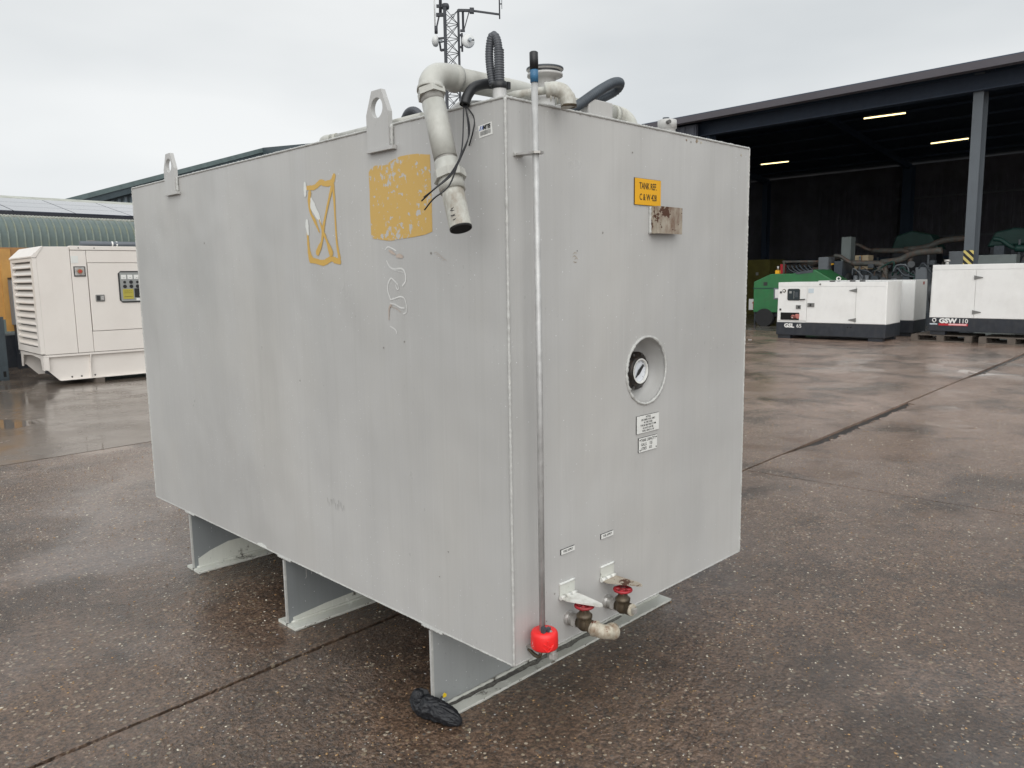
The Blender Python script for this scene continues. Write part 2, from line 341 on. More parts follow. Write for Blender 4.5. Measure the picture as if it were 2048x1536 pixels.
# ------------------------------------------------------------------ mesh helpers
class MB:
    def __init__(s, M=None): s.v = []; s.f = []; s.sm = []; s.mi = []; s.M = M
    def add(s, vs, fs, smooth=False, mi=0):
        b = len(s.v)
        s.v += [tuple(s.M @ V(v)) if s.M else tuple(v) for v in vs]
        s.f += [tuple(b+i for i in f) for f in fs]; s.sm += [smooth]*len(fs); s.mi += [mi]*len(fs); return s
    def box(s, x0, x1, y0, y1, z0, z1, mi=0):
        vs = [(x,y,z) for z in (z0,z1) for y in (y0,y1) for x in (x0,x1)]
        return s.add(vs, [(0,2,3,1),(4,5,7,6),(0,1,5,4),(2,6,7,3),(0,4,6,2),(1,3,7,5)], False, mi)
    def cbox(s, c, d, mi=0): return s.box(c[0]-d[0]/2,c[0]+d[0]/2,c[1]-d[1]/2,c[1]+d[1]/2,c[2]-d[2]/2,c[2]+d[2]/2, mi)
    def bar(s, a, b, w, h=None, up=(0,0,1), mi=0):
        a, b = V(a), V(b); h = h or w; d = (b-a).normalized(); u = V(up)
        if abs(d.dot(u)) > .98: u = V((1,0,0))
        r = d.cross(u).normalized(); u = r.cross(d)
        vs = [p + r*i*w/2 + u*j*h/2 for p in (a, b) for i, j in ((-1,-1),(1,-1),(1,1),(-1,1))]
        return s.add(vs, [(3,2,1,0),(4,5,6,7),(0,1,5,4),(1,2,6,5),(2,3,7,6),(3,0,4,7)], False, mi)
    def tube(s, path, r, n=12, caps=True, mi=0, smooth=True):
        P = [V(p) for p in path]; rr = r if hasattr(r, '__len__') else [r]*len(P)
        T = []
        for i in range(len(P)):
            a = P[max(0,i-1)]; b = P[min(len(P)-1,i+1)]; T.append((b-a).normalized() if (b-a).length > 1e-9 else V((0,0,1)))
        u = V((0,0,1)) if abs(T[0].z) < .9 else V((1,0,0)); u = (u - T[0]*u.dot(T[0])).normalized()
        vs = []; fs = []
        for i, p in enumerate(P):
            if i: u = (u - T[i]*u.dot(T[i])).normalized()
            w = T[i].cross(u)
            for k in range(n):
                a = 2*pi*k/n; vs.append(p + (u*cos(a) + w*sin(a))*rr[i])
        for i in range(len(P)-1):
            for k in range(n):
                a = i*n+k; b = i*n+(k+1)%n; fs.append((a, b, b+n, a+n))
        s.add(vs, fs, smooth, mi)
        if caps:
            bb = len(s.v) - len(vs)
            s.f.append(tuple(bb+k for k in reversed(range(n)))); s.sm.append(False); s.mi.append(mi)
            s.f.append(tuple(bb+(len(P)-1)*n+k for k in range(n))); s.sm.append(False); s.mi.append(mi)
        return s
    def cyl(s, a, b, r, n=16, r2=None, mi=0, smooth=True): return s.tube([a, b], [r, r if r2 is None else r2], n, True, mi, smooth)
    def prism(s, pts, ext, mi=0):
        """closed 3-D outline pts pushed along vector ext"""
        n = len(pts); e = V(ext); vs = [V(p) for p in pts] + [V(p)+e for p in pts]
        fs = [tuple(reversed(range(n))), tuple(range(n, 2*n))] + [(i, (i+1)%n, (i+1)%n+n, i+n) for i in range(n)]
        return s.add(vs, fs, False, mi)
    def lathe(s, prof, o=(0,0,0), axis=(0,0,1), n=24, mi=0, smooth=True):
        ax = V(axis).normalized(); u = V((0,0,1)) if abs(ax.z) < .9 else V((1,0,0)); u = (u-ax*u.dot(ax)).normalized(); w = ax.cross(u)
        vs = []; fs = []
        for r, h in prof:
            for k in range(n):
                a = 2*pi*k/n; vs.append(V(o) + ax*h + (u*cos(a)+w*sin(a))*max(r, 1e-5))
        for i in range(len(prof)-1):
            for k in range(n):
                a = i*n+k; b = i*n+(k+1)%n; fs.append((a,b,b+n,a+n))
        return s.add(vs, fs, smooth, mi)
    def build(s, name, mat, parent=None, bev=0, link=True):
        me = bpy.data.meshes.new(name); me.from_pydata(s.v, [], s.f)
        for m in (mat if isinstance(mat, (list, tuple)) else [mat]): me.materials.append(MATS[m] if isinstance(m, str) else m)
        me.polygons.foreach_set('use_smooth', s.sm); me.polygons.foreach_set('material_index', s.mi); me.update()
        o = bpy.data.objects.new(name, me); col.objects.link(o)
        if parent: o.parent = parent
        if bev:
            b = o.modifiers.new('bevel', 'BEVEL'); b.width = bev; b.segments = 2; b.limit_method = 'ANGLE'; b.angle_limit = R(40)
        return o
def tag(o, label=None, cat=None, group=None, kind=None):
    for k, x in (('label', label), ('category', cat), ('group', group), ('kind', kind)):
        if x: o[k] = x
    return o
def empty(name, loc=(0,0,0), rz=0.0):
    o = bpy.data.objects.new(name, None); col.objects.link(o); o.location = loc; o.rotation_euler = (0,0,rz); o.empty_display_size = .2; return o
def copy_tree(o, parent=None):
    c = o.copy(); col.objects.link(c); c.parent = parent
    for ch in [x for x in bpy.data.objects if x.parent == o]: copy_tree(ch, c)
    return c
def crv(pts, k=8):
    """Catmull-Rom through points"""
    P = [V(p) for p in pts]; P = [P[0]*2-P[1]] + P + [P[-1]*2-P[-2]]; out = []
    for i in range(1, len(P)-2):
        for j in range(k):
            t = j/k; a, b, c, d = P[i-1], P[i], P[i+1], P[i+2]
            out.append(.5*((2*b)+(-a+c)*t+(2*a-5*b+4*c-d)*t*t+(-a+3*b-3*c+d)*t**3))
    out.append(P[-2]); return out
def corrug(path, r, pitch):
    """densify a path into ring-wise corrugation"""
    out = []; rr = []; L = 0
    P = [V(p) for p in path]; acc = [0]
    for i in range(1, len(P)): acc.append(acc[-1] + (P[i]-P[i-1]).length)
    n = int(acc[-1]/pitch*4); j = 0
    for i in range(n+1):
        s = acc[-1]*i/n
        while j < len(P)-2 and acc[j+1] < s: j += 1
        f = (s-acc[j])/max(1e-9, acc[j+1]-acc[j]); out.append(P[j].lerp(P[j+1], f)); rr.append(r*(1.0 if i % 4 < 2 else .90))
    return out, rr
def text(body, name, size, mat, parent, origin, ux, uz, align='LEFT', ext=.0004, wscale=1.0, font_off=0.0, space=1.0):
    """flat printed lettering: origin, reading direction ux, up direction uz (in the parent's frame)"""
    cu = bpy.data.curves.new(name, 'FONT'); cu.body = body; cu.size = size; cu.align_x = align; cu.resolution_u = 2
    cu.extrude = ext; cu.offset = font_off; cu.space_character = space
    tmp = bpy.data.objects.new('t', cu); col.objects.link(tmp)
    dg = bpy.context.evaluated_depsgraph_get(); me = bpy.data.meshes.new_from_object(tmp.evaluated_get(dg))
    bpy.data.objects.remove(tmp); me.name = name
    ux = V(ux).normalized(); uz = V(uz).normalized(); nn = ux.cross(uz); M = Matrix((ux*wscale, uz, nn)).transposed().to_4x4(); M.translation = V(origin)
    me.transform(M); me.materials.clear(); me.materials.append(MATS[mat])
    o = bpy.data.objects.new(name, me); col.objects.link(o); o.parent = parent; return o
def ribbon(pts, widths, nrm, off):
    """flat brush stroke lying on a face with normal nrm"""
    P = crv(pts, 5); n = len(P); m = len(widths); nv = V(nrm); vs = []; fs = []
    for i, p in enumerate(P):
        t = (P[min(n-1,i+1)]-P[max(0,i-1)]).normalized(); s = t.cross(nv).normalized()
        x = i/(n-1)*(m-1); k = min(m-2, int(x)) if m > 1 else 0; w = widths[k]+(widths[k+1]-widths[k])*(x-k) if m > 1 else widths[0]
        w *= random.uniform(.85, 1.15)
        vs += [p + s*w/2 + nv*off, p - s*w/2 + nv*off]
    for i in range(n-1): fs.append((2*i, 2*i+1, 2*i+3, 2*i+2))
    # round ends
    for e, sgn in ((0,-1),(n-1,1)):
        t = (P[min(n-1,e+1)]-P[max(0,e-1)]).normalized()*sgn; s = t.cross(nv).normalized(); w = (vs[2*e]-vs[2*e+1]).length/2
        b = len(vs); arc = [P[e]+nv*off + s*w*cos(a)+t*w*sin(a) for a in [pi*k/6 for k in range(7)]]
        vs += arc; fs.append(tuple(range(b, b+7)))
    return MB().add(vs, fs)
def bead(a, b, r, nrm, seed=0, step=.008):
    """lumpy weld bead along an edge"""
    rnd = random.Random(seed); a, b = V(a), V(b); L = (b-a).length; n = int(L/step); P = []; rr = []
    for i in range(n+1):
        P.append(a.lerp(b, i/n) + V(nrm)*rnd.uniform(-.0006,.0006)); rr.append(r*(.80+.32*(i%2))*rnd.uniform(.82,1.18))
    return MB().tube(P, rr, 8)

# ------------------------------------------------------------------ ground: slabs with recessed joints
GA = R(2.43)
ge, gn = V((cos(GA), sin(GA), 0)), V((-sin(GA), cos(GA), 0))
ground = tag(MB().box(-400,400,-400,400,-.30,-.022).build('ground', 'joint_dark'), kind='structure')
def slab(e0, e1, n0, n1, mat, rough_edge=None, label=None):
    """one cast slab; e along the joints, n across, edges slightly broken"""
    rnd = random.Random(int(e0*10+n0*100)); pts = []
    def edge(a, b, side):
        L = (V(b)-V(a)).length; near = L < 80; k = max(2, int(L/.045)) if near else 2
        for i in range(k):
            t = i/k; x = a[0]+(b[0]-a[0])*t; y = a[1]+(b[1]-a[1])*t
            j = abs(rnd.gauss(0, .0022)) if near else 0
            if rough_edge and side == rough_edge[0]: j += rough_edge[1](x)*(.5+.5*rnd.random())
            if side == 'S': y += j
            elif side == 'N': y -= j
            elif side == 'E': x -= j
            else: x += j
            pts.append(ge*x + gn*y)
    edge((e0,n0),(e1,n0),'S'); edge((e1,n0),(e1,n1),'E'); edge((e1,n1),(e0,n1),'N'); edge((e0,n1),(e0,n0),'W')
    n = len(pts); vs = [(p.x,p.y,0) for p in pts] + [(p.x,p.y,-.03) for p in pts]
    fs = [tuple(range(n))] + [(i, i+n, (i+1)%n+n, (i+1)%n) for i in range(n)]
    o = MB().add(vs, fs).build('slab', mat, ground)
    if label: o['label'] = label
    return o
g_ = .006
def chips(x):
    if 4.6 < x < 8.0: return .12*min(1, (x-4.6)*1.2)
    if 8.0 <= x < 10.5: return .012
    if 10.5 <= x < 15: return .12*min(1, (x-10.5))
    return .002
J1, J2 = 1.143, 6.045
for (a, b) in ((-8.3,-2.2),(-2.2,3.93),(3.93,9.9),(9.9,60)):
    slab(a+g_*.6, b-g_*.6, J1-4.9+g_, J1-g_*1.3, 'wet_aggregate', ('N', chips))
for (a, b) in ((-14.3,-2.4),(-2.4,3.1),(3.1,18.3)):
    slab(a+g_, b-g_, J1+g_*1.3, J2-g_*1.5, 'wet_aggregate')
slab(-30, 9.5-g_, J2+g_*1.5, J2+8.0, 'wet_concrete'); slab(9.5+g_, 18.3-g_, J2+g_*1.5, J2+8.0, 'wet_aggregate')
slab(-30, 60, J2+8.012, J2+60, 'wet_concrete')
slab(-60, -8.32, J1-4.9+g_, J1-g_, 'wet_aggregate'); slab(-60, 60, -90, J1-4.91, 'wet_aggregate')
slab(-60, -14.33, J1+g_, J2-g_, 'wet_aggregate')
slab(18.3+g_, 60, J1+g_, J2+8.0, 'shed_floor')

# loose and proud pebbles of the exposed aggregate (too many to count)
def pebbles():
    rnd = random.Random(5); vs = []; fs = []; mi = []
    t = (1+5**.5)/2
    ico = [V(p).normalized() for p in ((0,0,1),(.894,0,.447),(.276,.851,.447),(-.724,.526,.447),(-.724,-.526,.447),(.276,-.851,.447),(.724,.526,-.3),(-.276,.851,-.3),(-.894,0,-.3),(-.276,-.851,-.3),(.724,-.526,-.3))]
    icf = [(0,1,2),(0,2,3),(0,3,4),(0,4,5),(0,5,1),(1,6,2),(2,7,3),(3,8,4),(4,9,5),(5,10,1),(6,7,2),(7,8,3),(8,9,4),(9,10,5),(10,6,1)]
    cx, cy = -1.61, -1.62
    n = 0
    while n < 21000:
        a = R(45) + R(rnd.uniform(-37, 37)); d = 1.0 + 11.0*rnd.random()**1.25
        x, y = cx+d*cos(a), cy+d*sin(a); en = V((x,y,0)).dot(gn)
        if en > J2-.02 or abs(en-J1) < .012: continue
        big = rnd.random()
        r = rnd.uniform(.0013,.0030) if big < .88 else rnd.uniform(.0032,.0052)
        if d > 5: r *= 1.15
        w = rnd.random(); m = 0 if w < .17 else 1 if w < .50 else 2 if w < .88 else 3
        th = rnd.uniform(0, pi); c, s = cos(th), sin(th); el = rnd.uniform(1.0, 1.7); zz = rnd.uniform(.35,.6)
        b = len(vs)
        for p in ico:
            px, py = p.x*r*el*rnd.uniform(.85,1.12), p.y*r
            vs.append((x+px*c-py*s, y+px*s+py*c, .0006 + p.z*r*zz))
        for f in icf: fs.append(tuple(b+i for i in f)); mi.append(m)
        n += 1
    me = bpy.data.meshes.new('pebbles'); me.from_pydata(vs, [], fs)
    for k in ('pebble_cream','pebble_tan','pebble_brown','pebble_grey'): me.materials.append(MATS[k])
    me.polygons.foreach_set('material_index', mi); me.polygons.foreach_set('use_smooth', [True]*len(mi))
    o = bpy.data.objects.new('pebbles', me); col.objects.link(o)
    tag(o, 'small cream and tan pebbles exposed in the wet concrete yard', 'gravel', kind='stuff')
pebbles()

# ------------------------------------------------------------------ the fuel tank
W, LN, ZB, ZT = 1.395, 2.845, .323, 2.023
tank = tag(empty('fuel_tank'), 'large grey rectangular steel fuel tank on three beams in the middle of the yard', 'fuel tank')
# body: front face (y=0) with the round gauge opening, the others plain
gx, gz, gr, gd = .692, 1.183, .118, .082
mb = MB()
th = sorted([2*pi*k/40 for k in range(40)] + [math.atan2(z-gz, x-gx) % (2*pi) for x in (0, W) for z in (ZB, ZT)])
ci, bo = [], []
for a in th:
    c, s = cos(a), sin(a); ci.append((gx+gr*c, 0, gz+gr*s))
    tt = min([((W-gx)/c if c > 1e-9 else (0-gx)/c if c < -1e-9 else 1e9), ((ZT-gz)/s if s > 1e-9 else (ZB-gz)/s if s < -1e-9 else 1e9)])
    bo.append((gx+tt*c, 0, gz+tt*s))
n = len(th); mb.add(ci+bo, [(i, (i+1)%n, (i+1)%n+n, i+n) for i in range(n)])
mb.add([(0,0,ZB),(0,LN,ZB),(0,LN,ZT),(0,0,ZT)], [(0,3,2,1)])
mb.add([(W,0,ZB),(W,LN,ZB),(W,LN,ZT),(W,0,ZT)], [(0,1,2,3)])
mb.add([(0,LN,ZB),(W,LN,ZB),(W,LN,ZT),(0,LN,ZT)], [(0,3,2,1)])
mb.add([(0,0,ZT),(W,0,ZT),(W,LN,ZT),(0,LN,ZT)], [(0,1,2,3)])
mb.add([(0,0,ZB),(W,0,ZB),(W,LN,ZB),(0,LN,ZB)], [(0,3,2,1)])
mb.build('body', 'tank_grey', tank)
for (a, b, r, s) in (((0,0,ZB),(0,0,ZT),.0052,1), ((0,0,ZT),(0,LN,ZT),.0045,2), ((0,0,ZT),(W,0,ZT),.0045,3), ((W,0,ZB),(W,0,ZT),.004,4), ((0,0,ZB),(0,LN,ZB),.003,5), ((0,0,ZB),(W,0,ZB),.003,6), ((0,LN,ZB),(0,LN,ZT),.004,7), ((W,0,ZT),(W,LN,ZT),.004,8), ((0,LN,ZT),(W,LN,ZT),.004,9)):
    bead(a, b, r, (1,1,0), s).build('weld_bead', 'weld_bead', tank)
# gauge recess
rec = MB().lathe([(gr,0),(gr-.001,gd),(.0,gd)], (gx,0,gz), (0,1,0), 48).build('gauge_recess', 'tank_grey', tank)
P = []; rr = []; rnd = random.Random(11)
for k in range(101):
    a = 2*pi*k/100; P.append((gx+(gr+.002)*cos(a), -.001, gz+(gr+.002)*sin(a))); rr.append(.0055*rnd.uniform(.7,1.3))
MB().tube(P, rr, 8, caps=False).build('weld_bead', 'weld_bead', rec)
MB().bar((gx-.03,gd-.012,gz-.085),(gx+.06,gd-.012,gz-.035),.010,.014).build('weld_bead', 'weld_bead', rec)
gc = (.722, gd-.012, 1.174)
gauge = MB().lathe([(.070,.012),(.070,-.006),(.058,-.010),(.058,-.018),(.047,-.024),(.044,-.024),(.044,-.014)], gc, (0,1,0), 40).build('contents_gauge', 'gauge_ring', tank)
for k in range(8):
    a = 2*pi*(k+.5)/8; q = V((gc[0]+.064*cos(a), gc[1]-.004, gc[2]+.064*sin(a)))
    MB().cyl(q, q+V((0,-.008,0)), .0055, 6, smooth=False).build('bolt', 'bolt_grey', gauge)
MB().lathe([(.044,-.015),(0,-.015)], gc, (0,1,0), 32).build('dial_face', 'gauge_face', gauge)
MB().lathe([(.0462,-.0245),(.0405,-.026),(.0405,-.016)], gc, (0,1,0), 40).build('bezel', 'plate_white', gauge)
q = V(gc); MB().prism([q+V((.022,-.019,.024)), q+V((.028,-.019,.018)), q+V((.002,-.019,-.010)), q+V((-.028,-.019,-.027)), q+V((-.006,-.019,.004))], (0,.001,0)).build('needle', 'print_black', gauge)
for k in range(9):
    a = R(225-33.75*k); MB().bar((gc[0]+.031*cos(a),gc[1]-.0158,gc[2]+.031*sin(a)),(gc[0]+.037*cos(a),gc[1]-.0158,gc[2]+.037*sin(a)),.0014,.0006).build('dial_mark', 'print_grey', gauge)
# skid beams
def skid(y, far_x=1.385, worn='beam_grey_shaded', stain=True):
    b = MB().box(.008, far_x, y-.004, y+.004, .013, .311).build('skid_beam', 'beam_grey_shaded' if y < .5 else 'beam_grey_deep_shade', tank)
    m = MB(); nseg = 60; rnd = random.Random(int(y*100))
    for sgn in (-1, 1):                                     # bottom flange with a slightly battered edge
        vs = []
        for i in range(nseg+1):
            x = .0+far_x*i/nseg; e = .074 + rnd.uniform(-.0012,.0012)
            lo = 0.0 if sgn > 0 else rnd.uniform(0,.0012)
            vs += [(x, y+sgn*.0045, .013), (x, y+sgn*e, .012+rnd.uniform(-.001,.001)), (x, y+sgn*e, lo), (x, y+sgn*.0045, .0)]
        fs = []
        for i in range(nseg):
            for k in range(3): q = (4*i+k, 4*i+k+1, 4*i+k+5, 4*i+k+4); fs.append(q if sgn > 0 else q[::-1])
        fs += [(0,1,2,3)[::-1 if sgn > 0 else 1], tuple(4*nseg+k for k in range(4))[::1 if sgn > 0 else -1]]
        m.add(vs, fs)
    m.build('bottom_flange', 'tank_worn', b)
    rnd2 = random.Random(int(y*50)); MB().tube([(far_x*i/90, y-.0752, .0085+rnd2.uniform(-.0012,.0012)) for i in range(91)], [.0032*rnd2.uniform(.5,1.3) for _ in range(91)], 6).build('flange_edge', 'edge_white', b)
    MB().box(.008, far_x, y-.074, y+.074, .3115, .3225).build('top_flange', 'beam_grey_shaded', b)
    MB().bar((.004,y,.016),(.004,y,.308),.010,.009).build('web_edge', 'weld_bead', b)
    P = [( .02+ (far_x-.03)*i/70, y-.009, .016) for i in range(71)]; rr = [.007*rnd.uniform(.6,1.2) for _ in P]
    MB().tube(P, rr, 6).build('weld_bead', 'tank_worn', b)
    bead((-.001,y-.07,.318),(-.001,y+.04,.318),.005,(1,0,0),int(y*77)).build('weld_bead', 'weld_bead', b)
    return b
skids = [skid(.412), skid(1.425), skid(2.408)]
rnd = random.Random(8); gp = []
for i in range(31): x = .05+1.02*i/30; gp.append((x, .4055-.018-.020*sin(pi*i/30)**.5*rnd.uniform(.5,1.3), .0137))
gp += [(x, .4040, .0137) for x in (1.07,.05)]
MB().prism(gp, (0,0,.0006)).build('grime_streak', 'wet_grime', skids[0])
MB().prism([(x,.4070,z) for x, z in ((.42,.02),(.45,.055),(.62,.075),(.80,.062),(.98,.05),(1.25,.04),(1.3,.02))], (0,.0008,0)).build('grime_streak', 'tank_worn', skids[0])
text('J M X', 'lettering', .05, 'tank_grey', skids[1], (.10,1.4208,.205), (1,0,0), (0,0,1), ext=.0006, wscale=1.0, font_off=-.0012)
# flake of bare filler along the far two beams' lower webs
for s_, pts in ((2, [(.03,.06),(.10,.09),(.20,.115),(.36,.115),(.50,.10),(.70,.12),(1.0,.13),(1.3,.14),(1.3,.02),(.03,.02)]), (1, [(.03,.035),(.2,.050),(.45,.060),(.8,.085),(1.3,.10),(1.3,.02),(.03,.02)])):
    y = (.412,1.425,2.408)[s_]-.0055
    MB().prism([(x,y,z) for x, z in pts], (0,.0012,0)).build('paint_patch', 'tank_worn', skids[s_])
for (y0, y1, h) in ((1.565,1.66,.018),(1.10,1.13,.010)):
    MB().prism([(-.0015,y0,ZB+.002),(-.0015,y0+.01,ZB+h*.7),(-.0015,(y0+y1)/2,ZB+h),(-.0015,y1-.01,ZB+h*.6),(-.0015,y1,ZB+.002)], (.001,0,0)).build('paint_patch', 'film_white', tank)
# lifting lugs on the left side
def lug(yc, z0=1.955, h=.185, w=.122):
    hz = 2.083; hr = .033; o = [(-.5,0),(.5,0),(.5,.60),(.22,1),(-.22,1),(-.5,.60)]; x0 = -.016
    out = [(yc+a*w, z0+b*h) for a, b in o]
    mb = MB(); N_ = 32; tha = sorted([2*pi*k/N_ for k in range(N_)] + [math.atan2(z-hz, y-yc) % (2*pi) for y, z in out])
    inn, ou = [], []
    for a in tha:
        c, s = cos(a), sin(a); inn.append((yc+hr*c, hz+hr*s)); best = 9
        for i in range(len(out)):
            (ax, az), (bx, bz) = out[i], out[(i+1)%len(out)]; ex, ez = bx-ax, bz-az; den = c*ez - s*ex
            if abs(den) < 1e-9: continue
            t = ((ax-yc)*ez-(az-hz)*ex)/den; u = ((ax-yc)*s-(az-hz)*c)/den
            if t > 0 and -1e-6 <= u <= 1+1e-6: best = min(best, t)
        ou.append((yc+best*c, hz+best*s))
    n = len(tha)
    for x, fl in ((x0, 1), (0.0015, -1)):
        mb.add([(x,*p) for p in inn]+[(x,*p) for p in ou], [((i, i+n, (i+1)%n+n, (i+1)%n)[::fl]) for i in range(n)])
    mb.add([(x0,*p) for p in inn]+[(.0015,*p) for p in inn], [(i, (i+1)%n, (i+1)%n+n, i+n) for i in range(n)])
    mb.add([(x0,*p) for p in ou]+[(.0015,*p) for p in ou], [(i, i+n, (i+1)%n+n, (i+1)%n) for i in range(n)])
    l = mb.build('lifting_lug', 'tank_grey', tank)
    MB().bar((-.010,yc-w/2-.022,z0-.006),(-.010,yc+w/2+.006,z0-.006),.018,.012).build('weld_bead', 'tank_grey', l)
    bead((-.006,yc-w/2-.004,z0),(-.006,yc-w/2-.004,ZT),.0065,(1,0,0),int(yc*31)).build('weld_bead', 'weld_bead', l)
lug(.588); lug(2.308)
# yellow paint remnants and ghost lettering on the left side (strokes lie on the face)
_so = [0]
def stroke(pts, w, mat, off=.0012, name='paint_stroke'):
    _so[0] += 1; off += .00006*_so[0]
    return ribbon([(0,y,z) for y, z in pts], w, (-1,0,0), off).build(name, mat, tank)
sq = [(.668,1.884),(.66,1.892),(.630,1.903),(.60,1.900),(.572,1.898),(.53,1.910),(.49,1.917),(.44,1.917),(.40,1.915),(.36,1.908),(.337,1.905),(.3365,1.84),(.335,1.76),(.336,1.668),(.37,1.660),(.43,1.655),(.50,1.652),(.56,1.648),(.62,1.655),(.655,1.660),(.667,1.669),(.669,1.75),(.667,1.82)]
MB().prism([(-.0012,y,z) for y, z in sq], (.0010,0,0)).build('paint_patch', 'ochre_flaky', tank)
stroke([(1.070,1.868),(1.02,1.866),(.975,1.880),(.945,1.872),(.90,1.874),(.884,1.893)], [.018,.020,.024,.020,.022,.024], 'ochre_line')
stroke([(.893,1.865),(.889,1.80),(.888,1.72),(.884,1.65),(.872,1.600)], [.016,.013,.010,.012,.016], 'ochre_line')
stroke([(.872,1.586),(.90,1.592),(.93,1.598),(.98,1.585),(1.03,1.592),(1.065,1.600),(1.078,1.625)], [.018,.024,.020,.022,.018,.026,.020], 'ochre_line')
stroke([(1.084,1.70),(1.083,1.66),(1.079,1.62),(1.072,1.597)], [.014,.016,.020,.02], 'ochre_line')
stroke([(1.055,1.848),(1.063,1.81),(1.055,1.775),(1.030,1.745),(1.01,1.715),(1.0,1.700)], [.022,.016,.012,.016,.010,.006], 'ochre_line')
stroke([(.900,1.856),(.925,1.81),(.950,1.76),(.972,1.71),(.985,1.665),(1.018,1.625)], [.018,.014,.013,.018,.014,.026], 'ochre_line', .0016)
stroke([(.995,1.745),(.972,1.70),(.950,1.665),(.925,1.620)], [.006,.014,.012,.026], 'ochre_line', .0020)
stroke([(1.086,1.885),(1.086,1.862),(1.088,1.843)], [.016,.022,.014], 'film_white', .0014, 'paint_film')
stroke([(1.084,1.744),(1.084,1.725),(1.080,1.698)], [.016,.026,.014], 'film_white', .0014, 'paint_film')
stroke([(1.046,1.825),(1.036,1.795),(1.010,1.765),(.985,1.735)], [.010,.036,.026,.005], 'film_white', .0010, 'paint_film')
def Gp(u, v): return (.6515-u*.000240*1.02, 1.655-v*.000262)          # tracing space: 896 x 1536
for pts, w in (([(250,135),(320,100),(420,125),(500,155)],[.004]*2), ([(280,280),(340,350),(430,385),(620,385),(690,450),(690,540),(620,600)],[.0055,.006]), ([(510,580),(430,530),(360,505),(290,580),(285,680),(340,780)],[.0055,.006]), ([(340,780),(430,765),(560,740),(650,760),(690,840),(690,930),(620,960)],[.0045]*2), ([(340,830),(430,840),(500,860),(560,880),(640,884)],[.0055,.006]), ([(310,1130),(380,1150),(440,1180),(450,1215)],[.005]*2), ([(440,400),(560,420),(650,430)],[.002]*2), ([(470,590),(490,640),(530,640),(520,590)],[.0045]*2)):
    stroke([Gp(*p) for p in pts], w, 'ghost_line', .0006, 'ghost_stroke')
for pts, w in (([(350,150),(420,175),(480,200)],[.008,.012,.006]), ([(520,225),(580,222),(640,235)],[.010,.015,.010]), ([(345,850),(300,900),(285,1040)],[.008,.007,.004]), ([(560,935),(470,895),(350,870)],[.002,.002,.002])):
    stroke([Gp(*p) for p in pts], w, 'ghost_tan', .0008, 'ghost_stroke')
# worn scuff marks (scratches through the paint)
rnd = random.Random(3)
for k in range(11):
    y = 1.035-.012*k+rnd.uniform(-.004,.004); z = .655+rnd.uniform(-.012,.012)-.001*k
    stroke([(y,z+.012*rnd.random()+.004),(y-.001,z-.010*rnd.random()-.004)], [.0016,.001], 'thread_dirty', .0005, 'scratch')
# small rust spots and chips
rnd = random.Random(31)
for (x, z, r) in ((.93,2.006,.006),(.96,2.003,.004),(1.00,2.010,.008),(1.03,2.008,.005),(1.33,1.99,.005),(.31,1.60,.003),(.44,1.66,.004),(.60,1.93,.004),(.15,.42,.003),(.19,.50,.004)):
    MB().prism([(x+r*cos(a)*rnd.uniform(.6,1.3),-.0006,z+r*sin(a)*rnd.uniform(.5,1.1)) for a in [2*pi*k/7 for k in range(7)]], (0,-.0006,0)).build('rust_spot', 'elbow_rusty' if r > .0045 else 'thread_dirty', tank)
for (y, z, r) in ((.345,1.600,.0045),(.50,1.31,.004),(1.20,1.12,.004),(2.0,1.7,.004),(.30,.62,.003),(.62,1.283,.004),(.35,.52,.003)):
    MB().prism([(-.0006,y+r*cos(a)*rnd.uniform(.6,1.3),z+r*sin(a)*rnd.uniform(.5,1.1)) for a in [2*pi*k/7 for k in range(7)]], (-.0006,0,0)).build('rust_spot', 'thread_dirty', tank)
for k in range(5):
    stroke([(.330-.010*k,1.600-.006*k),(.318-.010*k,1.603-.006*k),(.308-.010*k,1.598-.006*k)], [.0008,.0014,.0006], 'ghost_tan', .0003, 'scratch')
# sticker
st = MB().prism([(-.0012,.112,1.958),(-.0012,.056,1.964),(-.0012,.053,1.929),(-.0012,.108,1.924)], (.001,0,0)).build('asset_sticker', 'plate_white', tank)
text('MITIE', 'lettering', .0165, 'print_black', st, (-.0016,.091,1.9455), (0,-1,.10), (0,0,1), wscale=.80, font_off=.0006)
for k, cm in ((0,'print_blue'),(1,'print_blue')):
    y = .107-.009*k; MB().prism([(-.0016,y,1.9445+.001*k),(-.0016,y-.004,1.9447+.001*k),(-.0016,y-.010,1.957+.001*k),(-.0016,y-.006,1.957+.001*k)], (.0003,0,0)).build('slash_mark', cm, st)
rnd = random.Random(4); y = .104; bc = MB()
while y > .060:
    w = rnd.choice((.0006,.001,.0015)); z = 1.941+(.104-y)*.10; bc.add([(-.0016,y,z-.012),(-.0016,y-w,z-.012),(-.0016,y-w,z),(-.0016,y,z)], [(0,1,2,3)]); y -= w+rnd.choice((.0008,.0012,.0016))
bc.build('barcode', 'print_black', st)
